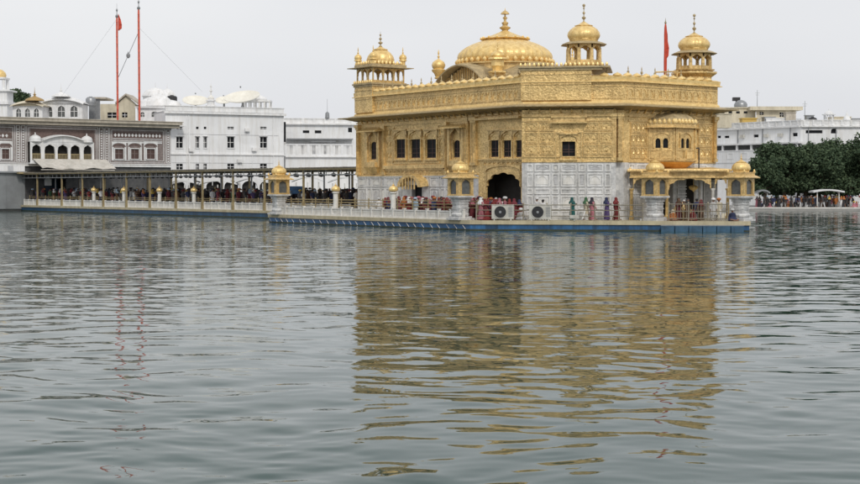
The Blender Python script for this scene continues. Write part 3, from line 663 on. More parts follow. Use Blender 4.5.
def stack(name, lay, m_, parent, smooth=False):
    b = MB(); n = 4
    b.v = [(p.x,p.y,z) for (k,z) in lay for p in scaled(k)]
    for j in range(len(lay)-1):
        for i in range(n): k_ = (i+1)%n; b.f.append((j*n+i,j*n+k_,(j+1)*n+k_,(j+1)*n+i)); b.m.append(0)
    b.f.append(tuple(range(n))[::-1]); b.f.append(tuple((len(lay)-1)*n+i for i in range(n))); b.m += [0,0]
    return b.build(name, m_, parent, smooth)
stack('jharokha_eave', [(1.0,zhi),(1.22,zhi+0.0),(1.22,zhi+0.06),(1.02,zhi+0.12),(1.02,zhi+0.38)], gold_trim, bay)
zr = zhi+0.38
stack('jharokha_roof', [(1.05,zr),(0.98,zr+0.25),(0.86,zr+0.5),(0.68,zr+0.72),(0.42,zr+0.88),(0.1,zr+0.95)], eave_grey, bay)
m = MB()
for (fr, ln) in faces:
    k = 0.1
    while k < ln: q = fr.p(k, -0.02, 0); m.lathe([(0.16,0),(0.2,0.14),(0.14,0.3),(0.03,0.4)], 7, (q[0],q[1],zr)); k += 0.38
m.build('jharokha_cresting', gold_bright, bay, True)
stack('jharokha_base', [(0.35,zat(171,116)),(0.6,zat(168,116)),(0.85,zat(164,116)),(0.93,zlo-0.11)], copper, bay)
m = MB(); q0 = faces[1][0].p(faces[1][1]+0.2, 0.2, 0); m.tube((q0[0],q0[1],zat(148,116)), (q0[0],q0[1],zat(171,116)), 0.05); m.tube((q0[0]-0.25,q0[1],zat(148,116)), (q0[0],q0[1],zat(148,116)), 0.05); m.build('rain_pipe', black_m, temple)
# roof flag
fx, fy = at(664.5, 119.7)
fg = thing('flagpole', (fx, fy, roofz), 'short pole wrapped in orange red cloth with gold tip standing on the temple roof', 'flagpole')
m = MB(); m.tube((fx,fy,roofz),(fx,fy,zat(21,119.7)),0.06,0.045); m.lathe([(0.05,0),(0.1,0.1),(0.03,0.2),(0.02,0.35),(0.005,0.5)],8,(fx,fy,zat(24,119.7))); m.build('pole', brass, fg)
m = MB(); m.lathe([(0.12,0),(0.13,1.2),(0.11,2.4),(0.12,3.4),(0.10,4.0),(0.06,4.3)], 12, (fx,fy,zat(76,119.7)), ribs=5, amp=0.15); m.build('pole_cloth', red_cloth, fg, True)
m = MB(); zf = zat(28,119.7); pts = [(0.05,0),(0.12,-0.5),(0.16,-1.1),(0.26,-1.7),(0.22,-2.3),(0.05,-2.6)]
for i in range(len(pts)-1):
    (a,b),(c,d) = pts[i],pts[i+1]; y_ = 0.05*math.sin(i*2)
    m.add([(fx+0.08,fy+0.02,zf+b),(fx+0.08,fy+0.02,zf+d),(fx+c+0.05,fy+y_,zf+d),(fx+a+0.05,fy-y_,zf+b),(fx+0.08,fy+0.05,zf+b),(fx+0.08,fy+0.05,zf+d),(fx+c+0.05,fy+y_+0.03,zf+d),(fx+a+0.05,fy-y_+0.03,zf+b)],[(0,1,2,3),(7,6,5,4),(2,3,7,6)])
m.build('flag', red_cloth, fg)
# ------------------------------------------------------------------ platform kiosks
def platform_kiosk():
    root = thing('marble_kiosk', (0,0,0), None, 'kiosk')
    m = MB()
    m.box(-1.0,1.0,-1.0,1.0,0,0.16); m.box(-0.80,0.80,-0.80,0.80,0.16,0.30)
    m.box(-0.66,0.66,-0.66,0.66,1.55,1.75); m.box(-0.80,0.80,-0.80,0.80,1.75,1.88); m.box(-1.0,1.0,-1.0,1.0,1.88,2.02)
    m.box(-0.56,0.56,-0.56,0.56,0.62,1.56); m.box(-0.62,0.62,-0.62,0.62,0.95,1.03); m.box(-0.62,0.62,-0.62,0.62,1.35,1.42)
    for fr in (Fr((-0.56,-0.56),(1,0),(0,-1)), Fr((0.56,-0.56),(0,1),(1,0)), Fr((0.56,0.56),(-1,0),(0,1)), Fr((-0.56,0.56),(0,-1),(-1,0))): m.frame(fr, 0.12, 1.0, 0.66, 0.92, 0.001, 0.05, 0.05); m.frame(fr, 0.12, 1.0, 1.06, 1.33, 0.001, 0.05, 0.05)
    m.lathe([(0.74,0.28),(0.86,0.34),(0.90,0.46),(0.84,0.58),(0.74,0.64)], 8, rot=R(22.5)); m.build('pedestal', marble, root, True)
    fr4 = [Fr((-0.9,-0.9),(1,0),(0,-1)), Fr((0.9,-0.9),(0,1),(1,0)), Fr((0.9,0.9),(-1,0),(0,1)), Fr((-0.9,0.9),(0,-1),(-1,0))]
    m = MB(); z0, z1 = 2.02, 3.50
    for fr in fr4:
        hs = [(0.36,1.44,z0+0.14,z1-0.1)]
        m.wall(fr, 0, 1.8, z0, z1, hs, depth=0.16)
        for h in hs: m.archfill(fr, h[0], h[1], z1-0.68, z1-0.101, -0.15, 0.0, cusp=3); m.fbox(fr, h[0]-0.05, h[0], 0.002, 0.05, z0, z1-0.4); m.fbox(fr, h[1], h[1]+0.05, 0.002, 0.05, z0, z1-0.4)
        m.fbox(fr, -0.03, 1.83, 0.002, 0.06, z0, z0+0.09)
    m.box(-0.9,0.9,-0.9,0.9,z1-0.02,z1+0.05)
    body = m.build('kiosk_body', gold_trim, root)
    for fr in fr4:
        for a in (0.36,):
            m = MB(); m.fbox(fr, a, a+1.08, -0.15, -0.12, z0+0.1, z1-0.1); m.build('window', glass_grey, body)
    m = MB(); v = []
    for (k,z) in ((0.92,z1+0.05),(1.05,z1+0.04),(1.28,z1-0.04),(1.30,z1+0.02),(1.05,z1+0.17),(0.92,z1+0.2),(0.92,z1+0.38),(0.97,z1+0.40),(0.97,z1+0.45),(0.5,z1+0.47)):
        v += [(-k,-k,z),(k,-k,z),(k,k,z),(-k,k,z)]
    m.v = v
    for j in range(9):
        for i in range(4): k=(i+1)%4; m.f.append((j*4+i,j*4+k,j*4+4+k,j*4+4+i)); m.m.append(0)
    m.f.append((0,3,2,1)); m.f.append((36,37,38,39)); m.m += [0,0]
    m.build('kiosk_eave', gold_trim, root)
    m = MB(); z2 = z1+0.45
    m.lathe([(0.72,z2),(0.74,z2+0.14),(0.82,z2+0.18),(0.86,z2+0.30),(0.84,z2+0.46),(0.74,z2+0.62),(0.58,z2+0.74),(0.42,z2+0.80)], 48, ribs=16, amp=0.09)
    m.lathe([(0.48,z2+0.79),(0.50,z2+0.83),(0.32,z2+0.88),(0.18,z2+0.96),(0.07,z2+1.02)], 24, ribs=8, amp=0.12)
    for (a,b) in ((-1,-1),(1,-1),(1,1),(-1,1)): m.lathe([(0.08,z1+0.4),(0.13,z1+0.5),(0.08,z1+0.6),(0.01,z1+0.72)], 8, (a*0.88,b*0.88,0))
    m.build('kiosk_dome', gold_dome, root, True)
    m = MB(); m.lathe(FINIAL(z2+1.0, 0.55, 0.06), 8); m.build('kiosk_finial', gold_bright, root, True)
    return root
pk = platform_kiosk()
spots = [(279, 137.2, 'gold domed marble kiosk at the corner where the platform meets the causeway', AZ),
         (460.5, 114.2, 'gold domed marble kiosk beside the white balustrade end, before the arched temple door', AZ),
         (655, 111.3, 'gold domed marble kiosk between the pavement railing and the porch', AZ+R(8)),
         (741, 110.6, 'outermost gold domed marble kiosk, past the porch with open water behind', AZ+R(10))]
for i, (px, d, lab, a) in enumerate(spots):
    o = pk if i == 0 else copy_tree(pk)
    x, y = at(px, d); place(o, x, y, DECK, a); o.scale = (0.82,0.82,0.95); o['label'] = lab; o['group'] = 'kiosks on the platform edge'
# ------------------------------------------------------------------ balustrade (long side)
x_, y_ = at(279, 137.2)
bal = thing('marble_balustrade', FPL.p(16, -0.3, DECK), 'white pierced marble balustrade on the platform edge between two gold domed kiosks', 'balustrade')
NB = 18; sA, sB = 1.2, 30.6
for i in range(NB+1):
    s = sA + (sB-sA)*i/NB
    m = MB(); m.fbox(FPL, s-0.09, s+0.09, -0.42, -0.22, DECK, DECK+0.78); m.fbox(FPL, s-0.12, s+0.12, -0.45, -0.19, DECK+0.78, DECK+0.86); m.build('post', white_stone, bal)
    if i < NB:
        e = s + (sB-sA)/NB; m = MB()
        m.fbox(FPL, s+0.09, e-0.09, -0.38, -0.26, DECK+0.62, DECK+0.72); m.fbox(FPL, s+0.09, e-0.09, -0.38, -0.26, DECK+0.0, DECK+0.16)
        k = s+0.17
        while k < e-0.12: m.fbox(FPL, k, k+0.07, -0.35, -0.29, DECK+0.16, DECK+0.62); k += 0.135
        m.fbox(FPL, s+0.09, e-0.09, -0.345, -0.295, DECK+0.46, DECK+0.52)
        m.build('lattice_panel', white_stone, bal)
def railing(fr, a, b, n, step, base, h, mt, rails, label, name='railing', pr=0.048):
    t = thing(name, fr.p((a+b)/2, n, base), label, 'railing')
    k = max(1, round((b-a)/step))
    for i in range(k+1):
        s = a+(b-a)*i/k; m = MB(); p = fr.p(s, n, base); m.tube(p, (p[0],p[1],base+h+0.06), pr, pr, 8); m.ball((p[0],p[1],base+h+0.10), pr*1.5, 6); m.build('post', mt, t)
    for z in rails:
        m = MB(); m.tube(fr.p(a, n, base+z), fr.p(b, n, base+z), pr*0.75, None, 6); m.build('rail', mt, t)
    return t
railing(FPL, 1.0, 30.2, -1.6, 2.2, DECK, 1.45, brass, (0.95, 1.2, 1.45), 'brass coloured metal railing standing behind the white balustrade')
railing(FPC, FPC.s(476), FPC.s(643), -0.25, 1.95, DECK, 1.22, steel, (0.35, 0.8, 1.22), 'pale metal three bar railing along the pavement before the marble wall')
railing(FPC, FPC.s(669), FPC.s(728), -0.25, 1.6, DECK, 1.3, steel, (0.2, 0.75, 1.3), 'metal railing in front of the porch between two gold domed kiosks')
# pickets of the porch railing
m = MB(); s = FPC.s(669)
while s < FPC.s(728): m.fbox(FPC, s, s+0.03, -0.27, -0.23, DECK+0.2, DECK+1.28); s += 0.22
po = [o for o in bpy.data.objects if o.get('category') == 'railing'][-1]
m.build('pickets', steel, po)
# ------------------------------------------------------------------ lamp posts with gold balls
def lamp_post(h=2.2, r=0.24):
    t = thing('ball_post', (0,0,0), None, 'post')
    m = MB(); m.lathe([(r*1.5,0),(r*1.5,0.2),(r*1.15,0.26),(r,0.3),(r*0.92,h-0.2),(r*1.3,h-0.12),(r*1.3,h)], 12); m.build('shaft', white_stone, t, True)
    m = MB(); m.lathe([(0.12,h),(0.36,h+0.08),(0.40,h+0.2),(0.38,h+0.32),(0.26,h+0.46),(0.08,h+0.54),(0.12,h+0.6),(0.03,h+0.66),(0.01,h+0.82)], 16, ribs=8, amp=0.05); m.build('gold_ball', gold_bright, t, True)
    return t
lp = lamp_post()
for i, (px, n, lab) in enumerate([(330, -0.05, 'white post with gold ball on the balustrade, nearer the causeway canopy'), (387.5, -0.05, 'white post with gold ball on the balustrade, before the left end of the temple')]):
    o = lp if i == 0 else copy_tree(lp); p = FPL.p(FPL.s(px), -0.6, DECK); place(o, *p, 0); o['label'] = lab; o['group'] = 'gold ball posts'
# ------------------------------------------------------------------ air conditioners
def aircon():
    t = thing('air_conditioner', (0,0,0), None, 'air conditioner'); fr = Fr((0,0),(1,0),(0,-1))
    m = MB(); m.box(-0.86,0.86,-0.32,0.32,0.12,1.2); m.box(-0.7,-0.6,-0.3,0.3,0,0.12); m.box(0.6,0.7,-0.3,0.3,0,0.12); m.box(-0.89,0.89,-0.35,0.35,1.2,1.24); m.build('casing', ac_white, t)
    def disc(r0, r1, y0, y1, c, seg=28):
        b = MB()
        for i in range(seg):
            a0, a1 = 2*math.pi*i/seg, 2*math.pi*(i+1)/seg; P = lambda r,a,y: (c[0]+r*math.cos(a), y, c[1]+r*math.sin(a))
            b.hexa([P(r0,a0,y0),P(r1,a0,y0),P(r1,a1,y0),P(r0,a1,y0),P(r0,a0,y1),P(r1,a0,y1),P(r1,a1,y1),P(r0,a1,y1)])
        return b
    c = (-0.18, 0.66)
    fan = disc(0.0001, 0.46, -0.335, -0.325, c).build('fan_recess', black_m, t)
    disc(0.46, 0.50, -0.37, -0.325, c).build('fan_ring', ac_white, fan)
    m = MB()
    for i in range(5):
        a = i*2*math.pi/5; m.hexa([(c[0]+0.1*math.cos(a),-0.34,c[1]+0.1*math.sin(a)),(c[0]+0.4*math.cos(a-0.25),-0.34,c[1]+0.4*math.sin(a-0.25)),(c[0]+0.42*math.cos(a+0.25),-0.34,c[1]+0.42*math.sin(a+0.25)),(c[0]+0.1*math.cos(a+0.6),-0.34,c[1]+0.1*math.sin(a+0.6)),
            (c[0]+0.1*math.cos(a),-0.35,c[1]+0.1*math.sin(a)),(c[0]+0.4*math.cos(a-0.25),-0.35,c[1]+0.4*math.sin(a-0.25)),(c[0]+0.42*math.cos(a+0.25),-0.35,c[1]+0.42*math.sin(a+0.25)),(c[0]+0.1*math.cos(a+0.6),-0.35,c[1]+0.1*math.sin(a+0.6))])
    m.build('fan_blades', black_m, fan); disc(0.0001, 0.1, -0.36, -0.345, c, 12).build('fan_hub', steel_grey, fan)
    m = MB()
    for i in range(8): m.box(0.45,0.8,-0.335,-0.322,0.3+i*0.1,0.34+i*0.1)
    m.build('side_louvres', steel_grey, t)
    return t
ac = aircon(); rotC = math.atan2(CD.y, CD.x)
for i, (px, lab) in enumerate([(502.5, 'off white outdoor air conditioner with round fan, in front of the arched temple door'), (540, 'off white outdoor air conditioner with round fan, in front of the marble wall')]):
    o = ac if i == 0 else copy_tree(ac); s = FPC.s(px); p = FPC.p(s, 0.02, DECK+0.03); q = FPC.p(s, -0.75+0.4, DECK); place(o, q[0]-NC.x*0.05, q[1]-NC.y*0.05, DECK, rotC); o['label'] = lab; o['group'] = 'air conditioners on the platform'
m = MB(); q = FPC.p(FPC.s(574.5), 0.0, 0); fl_ = Fr((q[0],q[1]), CD, NC)
m.fbox(fl_,-0.36,0.36,-0.12,0.12,DECK+0.16,DECK+0.44); m.fbox(fl_,-0.05,0.05,-0.05,0.05,DECK,DECK+0.16); m.fbox(fl_,-0.32,0.32,0.122,0.14,DECK+0.2,DECK+0.4)
single(m, 'floodlight', ac_white, (q[0],q[1],DECK), 'small white floodlight box on the pavement edge by the railing', 'floodlight')
# ------------------------------------------------------------------ porch at the right end
pl = FPC; n0 = -3.6          # front line of the porch, 3.6 m behind the platform edge
FP = Fr(Vector(FPC.p(0, n0, 0)[:2]), CD, NC)
a0, a1, a2, a3, a4 = FP.s(630), FP.s(668.5), FP.s(713), FP.s(729.5), FP.s(654)
zc1, zc0 = zat(170.5,112.8), zat(178,112.8)
po = thing('porch', FP.p((a0+a3)/2, -2, DECK), 'low gold porch with wide cusped arch built against the marble wall near the water', 'porch')
m = MB()
m.fbox(FP, a0, a3, -0.3, 0.0, zc0, zc1-0.1); m.fbox(FP, a0-0.2, a3+0.2, -0.5, 0.35, zc1-0.1, zc1); m.fbox(FP, a0-0.05, a3+0.05, 0.003, 0.1, zc0, zc0+0.1)
for (x, y) in ((a0+0.25, a4-0.45), (a1, a2-0.15), (a2+0.15, a3-0.2)): m.archfill(FP, x, y, zc0-0.85, zc0-0.001, -0.28, -0.02, cusp=5, seg=30)
m.fbox(FP, a4-0.44, a1-0.001, -0.28, -0.02, zc0-0.85, zc0-0.001)
m.build('arch_beam', gold_trim, po)
m = MB(); m.hexa([FP.p(a0-0.25,-7,zc1),FP.p(a3+0.25,-7,zc1),FP.p(a3+0.25,0.4,zc1),FP.p(a0-0.25,0.4,zc1),FP.p(a0+0.3,-7,zc1+0.35),FP.p(a3-1.2,-7,zc1+0.35),FP.p(a3+0.2,0.35,zc1+0.10),FP.p(a0-0.2,0.35,zc1+0.10)])
m.build('roof', gold_wall, po)
m = MB()
k = a0
while k < a0+0.1: q = FP.p(k, 0.2, 0); m.lathe([(0.07,0),(0.1,0.06),(0.02,0.16)], 6, (q[0],q[1],zc1+0.1)); k += 0.4
m.build('cresting', gold_bright, po, True)
for x in (a0+0.12, a4-0.3, a1-0.12, a2, a3-0.12):
    m = MB(); q = FP.p(x, -0.15, 0); m.lathe([(0.2,DECK),(0.2,DECK+0.3),(0.13,DECK+0.38),(0.125,zc0-1.0),(0.2,zc0-0.9),(0.2,zc0-0.82)], 12, (q[0],q[1],0)); m.build('column', white_stone if x == a2 else gold_trim, po, True)
m = MB(); q = FP.p(a1+2.2, -3.2, 0); m.lathe([(0.24,DECK),(0.24,DECK+0.3),(0.15,DECK+0.4),(0.15,zc0)], 12, (q[0],q[1],0)); q = FP.p(a2-0.9, -2.2, 0); m.lathe([(0.24,DECK),(0.24,DECK+0.3),(0.15,DECK+0.4),(0.15,zc0)], 12, (q[0],q[1],0)); m.build('column', marble_frame, po, True)
m = MB(); m.fbox(FP, a1-0.2, a2+0.6, -6.4, -6.1, DECK, zc1-0.2); m.build('back_wall', marble_dark, po)
m = MB(); m.fbox(FP, a1-0.2, a1+2.1, -5.2, -5.0, DECK, zc0-0.13); m.fbox(FP, a1+2.0, a1+2.1, -6.1, -5.2, DECK, zc0-0.13); m.build('doorway', shadow_in, po)  # added near-black panel over the back wall, stands in for the porch's inner shade
m = MB(); m.fbox(FP, a1-0.3, a3, -6.5, -0.32, zc0-0.12, zc0-0.02); m.fbox(FP, a0+0.3, a4, -3.0, -2.9, DECK, zc0-0.13); m.build('ceiling', shadow_in, po)  # ceiling and left-bay sheet coloured near-black, porch shade put into the colour
m = MB()
for k in range(4): m.frame(FP, a1+0.1+k*0.95, a1+0.95+k*0.95, DECK+0.3, zc0-0.3, -6.098, -6.04, 0.08)
m.build('back_wall_frames', marble_frame, po)
m = MB(); q = FP.p(a1+2.0, -2.0, 0); m.lathe([(0.02,0.9),(0.03,0.35),(0.28,0.3),(0.36,0.12),(0.30,0.0),(0.1,-0.1),(0.03,-0.2)], 12, (q[0],q[1],zc0-0.9)); 
for k in range(8): m.ball((q[0]+0.32*math.cos(k*math.pi/4), q[1]+0.32*math.sin(k*math.pi/4), zc0-0.72), 0.07, 6)
single(m, 'chandelier', gold_dome, (q[0],q[1],zc0-1.1), 'gold chandelier hanging under the porch arch', 'chandelier', smooth=True)
# gold donation chest seen behind the porch railing
q = FP.p(FP.s(682), 0.9, 0); f_ = Fr((q[0],q[1]), CD, NC); m = MB(); m.fbox(f_,-0.75,0.75,-0.35,0.35,DECK,DECK+0.85); m.lathe([(0.7,0),(0.62,0.2),(0.35,0.38),(0.08,0.46),(0.01,0.6)],16,(q[0],q[1],DECK+0.85),sy=0.5)
single(m, 'gold_chest', gold_trim, (q[0],q[1],DECK), 'gold covered chest with a rounded lid behind the porch railing', 'chest')
# ------------------------------------------------------------------ the causeway
AC_ = R(40); KD = Vector((-math.sin(AC_), math.cos(AC_))); KN = Vector((-math.cos(AC_), -math.sin(AC_)))
K0 = Vector((-19.9, 157.9)); FK = Fr(K0, KD, KN)
kend = FK.s(20.5)
VD = -NL
kst = FK.s(372)
# where the causeway meets the platform's far edge
def cross(P, d, Q, e):
    det = d.x*(-e.y) + e.x*d.y; r = Q-P
    return (r.x*(-e.y) + e.x*r.y)/det
kj = cross(K0, KD, P0, V)
m = MB(); m.prism([Vector(FK.p(kj-1.0,-0.1,0)[:2])+Vector((0,0)), Vector(FK.p(kj-1.0,-6.9,0)[:2]), Vector(FK.p(kend,-6.9,0)[:2]), Vector(FK.p(kend,-0.1,0)[:2])][::-1], -1.5, 0.55)
structure(m.build('causeway_base', blue_dark))
m = MB(); m.prism([Vector(FK.p(kj+0.02,0,0)[:2]), Vector(FK.p(kj+0.02,-7,0)[:2]), Vector(FK.p(kend,-7,0)[:2]), Vector(FK.p(kend,0,0)[:2])][::-1], 0.56, 0.84)
structure(m.build('causeway_path', cream))
m = MB(); m.prism([Vector(FK.p(kj-1.0,-0.08,0)[:2]), Vector(FK.p(kj-1.0,-6.9,0)[:2]), Vector(FK.p(kend,-6.9,0)[:2]), Vector(FK.p(kend,-0.08,0)[:2])][::-1], -1.5, 0.12); structure(m.build('waterline_stain', algae))
m = MB(); m.fbox(FK, kj+0.05, kend, -6.6, -0.9, 0.845, 1.30); structure(m.build('causeway_path', concrete))
CZ = 0.84
posts_px = [36,60.5,81,102,125,148.5,174.5,201,231.5,263]
sp_ = [FK.s(p) for p in posts_px]
bays = sorted(sp_)
s = bays[0]
cb = thing('causeway_balustrade', FK.p(20,-0.3,CZ), 'long low white pierced balustrade along the covered causeway', 'balustrade')
allb = sorted([kend-0.3] + sp_ + [kj+0.3])
for i in range(len(allb)-1):
    a, b = allb[i]+0.16, allb[i+1]-0.16
    if b-a < 0.4: continue
    m = MB(); m.fbox(FK,a,b,-0.40,-0.26,CZ+0.70,CZ+0.80); m.fbox(FK,a,b,-0.38,-0.28,CZ,CZ+0.12)
    nn = max(2, round((b-a)/1.7))
    for k in range(nn+1): q = a+(b-a-0.16)*k/nn; m.fbox(FK,q,q+0.16,-0.42,-0.24,CZ,CZ+0.86)
    k = a+0.1
    while k < b-0.1: m.fbox(FK,k,k+0.09,-0.35,-0.31,CZ+0.12,CZ+0.70); k += 0.17
    m.build('lattice_panel', white_stone, cb)
railing(FK, kj+0.5, kend-0.6, -1.1, 2.6, CZ, 1.2, brass, (1.0,1.2), 'thin brass coloured railing inside the covered causeway', 'causeway_railing')
# canopy
can = thing('causeway_canopy', FK.p(15,-3.5,CZ), 'long flat iron canopy on gold painted posts sheltering the causeway', 'canopy')
zr0, zr1 = 5.05, 5.38
m = MB(); m.fbox(FK, kst, kend+0.2, -7.2, 0.15, zr1-0.08, zr1); 
k = kst
while k < kend: m.fbox(FK, k, k+0.22, -7.2, 0.2, zr1+0.002, zr1+0.05+0.03*rnd.random()); k += 0.55
m.build('canopy_roof', roof_iron, can)
m = MB(); m.fbox(FK, kst, kend+0.2, 0.0, 0.10, zr0+0.12, zr1-0.085); m.fbox(FK, kst, kend+0.2, -3.6, -3.5, zr0, zr1-0.085); m.fbox(FK, kst, kend+0.2, -7.0, -6.9, zr0, zr1-0.085); m.build('fascia', brass, can)
m = MB(); m.fbox(FK, kst, kend+0.2, -0.15, -0.05, zr0-0.42, zr0-0.34); k = kst
while k < kend: m.fbox(FK, k, k+0.06, -0.13, -0.07, zr0-0.34, zr0+0.3); m.fbox(FK, k, k+0.08, -6.9, -0.05, zr0+0.05, zr0+0.18); k += 1.3
m.build('truss', steel_grey, can)
s_more = [x for x in [FK.s(p) for p in (302,337)]]
for s in sp_ + s_more:
    for n in (-0.2, -6.6):
        b0 = CZ if s > kj else DECK
        m = MB(); m.fbox(FK, s-0.09, s+0.09, n-0.09, n+0.09, b0, zr0+0.12); m.fbox(FK, s-0.16, s+0.16, n-0.15, n+0.15, b0, b0+0.9); m.build('post', brass, can)
for s in [x+1.4 for x in sp_ if x+1.4 < kend] + [kst+4, kst+8.5, kst+13]:
    m = MB(); b0 = CZ if s > kj else DECK; m.fbox(FK, s-0.05, s+0.05, -3.65, -3.5, b0, zr0); m.build('post', steel_grey, can)
# hanging fans under the canopy
def fan():
    t = thing('hanging_fan', (0,0,0), 'black fan hanging under the causeway canopy', 'fan', 'fans hanging under the canopy')
    m = MB(); m.lathe([(0.05,-0.22),(0.22,-0.15),(0.24,0.10),(0.05,0.14),(0.03,0.35)], 8); m.build('motor', black_m, t)
    m = MB()
    for k in range(3):
        a = k*2.094; c, s = math.cos(a), math.sin(a)
        m.hexa([(c*0.1-s*-0.07, s*0.1+c*-0.07, -0.04),(c*0.75-s*-0.1, s*0.75+c*-0.1,-0.08),(c*0.75-s*0.1, s*0.75+c*0.1,0.0),(c*0.1-s*0.07, s*0.1+c*0.07,0.0),(c*0.1-s*-0.07, s*0.1+c*-0.07, 0.0),(c*0.75-s*-0.1, s*0.75+c*-0.1,-0.04),(c*0.75-s*0.1, s*0.75+c*0.1,0.04),(c*0.1-s*0.07, s*0.1+c*0.07,0.04)])
    m.build('fan_blades', black_m, t); return t
f0 = fan(); i = 0; s = kst+2
while s < kend-1:
    o = f0 if i == 0 else copy_tree(f0); p = FK.p(s, -1.8 - 2.6*(i % 2), zr0-0.35); place(o, *p, rnd.random()*3); i += 1; s += 1.15
# white ball posts on the causeway
for px, lab in ((89,'white post with gold ball on the causeway before the arched balcony and awning'),(119,'white post with gold ball on the causeway below the first shuttered window'),(154.4,'white post with gold ball on the causeway below the last shuttered window'),(188.7,'white post with gold ball on the causeway below the white building corner')):
    o = copy_tree(lp); place(o, *FK.p(FK.s(px), -0.7, CZ-0.25), 0); o['label'] = lab; o['group'] = 'gold ball posts'
# gold lantern brackets in the causeway bays
def lantern():
    t = thing('gold_lantern', (0,0,0), None, 'lantern')
    m = MB(); m.tube((0,0,0),(0,0,1.6),0.05,0.04); m.tube((0,0,1.25),(0.45,0,1.5),0.03); m.tube((0,0,1.25),(-0.45,0,1.5),0.03); m.build('stand', brass, t)
    m = MB(); m.lathe([(0.08,1.55),(0.24,1.62),(0.28,2.1),(0.34,2.14),(0.2,2.32),(0.05,2.42),(0.01,2.6)], 8)
    for q in (-0.45,0.45): m.lathe([(0.04,1.5),(0.13,1.55),(0.15,1.8),(0.05,1.92)], 8, (q,0,0))
    m.build('lamp_glass', gold_trim, t, True); return t
ln0 = lantern()
lpx = [(64,'beside the arched balcony building base'),(137,'between the first and last shuttered windows'),(158,'just past the last shuttered window'),(190,'below the corner of the white building'),(215,'below the satellite dish with the small turret'),(252,'before the blue board, short of the marble kiosk'),(320,'between the marble kiosk and the nearer ball post'),(345,'between the two ball posts')]
for i, (px, lab) in enumerate(lpx):
    o = ln0 if i == 0 else copy_tree(ln0); n = -5.2; b0 = CZ if FK.s(px,n) > kj else DECK
    place(o, *FK.p(FK.s(px, n), n, b0), R(20)); o.scale = (1,1,1); o['label'] = 'gold lantern stand inside the causeway ' + lab; o['group'] = 'lantern stands along the causeway'
# blue notice board
p = FK.p(FK.s(296,-2), -2, DECK); t = thing('notice_board', p, 'blue notice board on two legs standing behind the marble kiosk on the causeway', 'board')
m = MB(); m.box(p[0]-0.8,p[0]+0.8,p[1]-0.04,p[1]+0.04,p[2]+1.9,p[2]+2.7); m.build('panel', blue, t)
m = MB(); m.box(p[0]-0.75,p[0]-0.68,p[1]-0.03,p[1]+0.03,p[2],p[2]+1.9); m.build('leg', steel_grey, t); m = MB(); m.box(p[0]+0.68,p[0]+0.75,p[1]-0.03,p[1]+0.03,p[2],p[2]+1.9); m.build('leg', steel_grey, t)
# ------------------------------------------------------------------ gateway building at the far end of the causeway
DG = Vector(FK.p(kend,0,0)[:2]); FD = Fr(DG, V, NR)      # s grows to the right
sL, sR = FD.s(-25), FD.s(171)
gz = lambda px, py, n=0: FD.z(px, py, n)
gate = thing('gateway_building', FD.p((sL+sR)/2, -4, 0.45), 'gateway building with dark red and white patterned front under a thick cream roof edge', 'building')
zt0 = gz(60,125.5); zl = gz(60,166)
wins = []
for (x0,x1) in ((2,9.4),(115,123.4),(131,138.9),(146.8,154.8)):
    wins.append((FD.s(x0), FD.s(x1), gz((x0+x1)/2,159), gz((x0+x1)/2,148.5)))
m = MB(); m.wall(FD, sL, sR, zl, zt0, wins, depth=0.3); 
FDs = Fr(Vector(FD.p(sR,0,0)[:2]), U, V); m.wall(FDs, 0, 9, 0.45, zt0)
m.build('upper_wall', pat_dark, gate)
m = MB(); dg0 = FD.s(25); m.wall(FD, dg0, sR, 0.45, zl-0.002, [(FD.s(44),FD.s(66),0.9,4.6)], depth=3); m.build('lower_wall', mat('gateway_lower', (0.10,0.10,0.10),(0.05,0.05,0.055),1.0,0.6,stain=0.3), gate)  # shade below the awning and behind the canopy is put into this dark colour
m = MB(); m.fbox(FD, FD.s(44), FD.s(66), -3.1, -3.0, 0.45, 4.6); m.build('doorway', blue_dark, gate)
m = MB(); m.fbox(FD, sL, sR+0.9, -9.5, 1.25, zt0+0.0, zt0+0.45); m.fbox(FD, sL, sR+1.2, -9.6, 1.6, zt0+0.45, zt0+0.85); m.fbox(FD, sL, sR+1.35, 0.9, 1.7, zt0+0.85, zt0+0.95); m.build('roof_edge', roof_cream, gate)
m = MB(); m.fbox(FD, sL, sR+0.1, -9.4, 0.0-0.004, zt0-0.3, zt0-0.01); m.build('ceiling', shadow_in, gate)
wt = MB(); rd = MB()
wt.fbox(FD, sL, sR+0.1, 0.003, 0.28, zl-0.06, zl+0.22); wt.fbox(FD, sL, sR+0.05, 0.003, 0.14, zl+0.3, zl+0.42)
def inlay(fr, a, b, c, d, n=0.003, k=1, w=0.07):
    for i in range(k): wt.frame(fr, a+0.28*i, b-0.28*i, c+0.28*i, d-0.28*i, n, n+0.05, w)
zA, zB = zl+0.55, zt0-0.12
for (x0, x1) in ((-22,15.5),(27,98.5),(110,165.5)):
    a, b = FD.s(x0), FD.s(x1); inlay(FD, a, b, zA, zB, k=2)
for (x0,x1) in ((16.5,20.5),(21.5,26),(99.5,104),(105,109.3),(166.5,170.3)):
    a, b = FD.s(x0), FD.s(x1); inlay(FD, a, b, zA, zB, w=0.09); z = zA+0.2
    while z < zB-0.3: wt.fbox(FD, (a+b)/2-0.11, (a+b)/2+0.11, 0.003, 0.05, z, z+0.2); z += 0.36
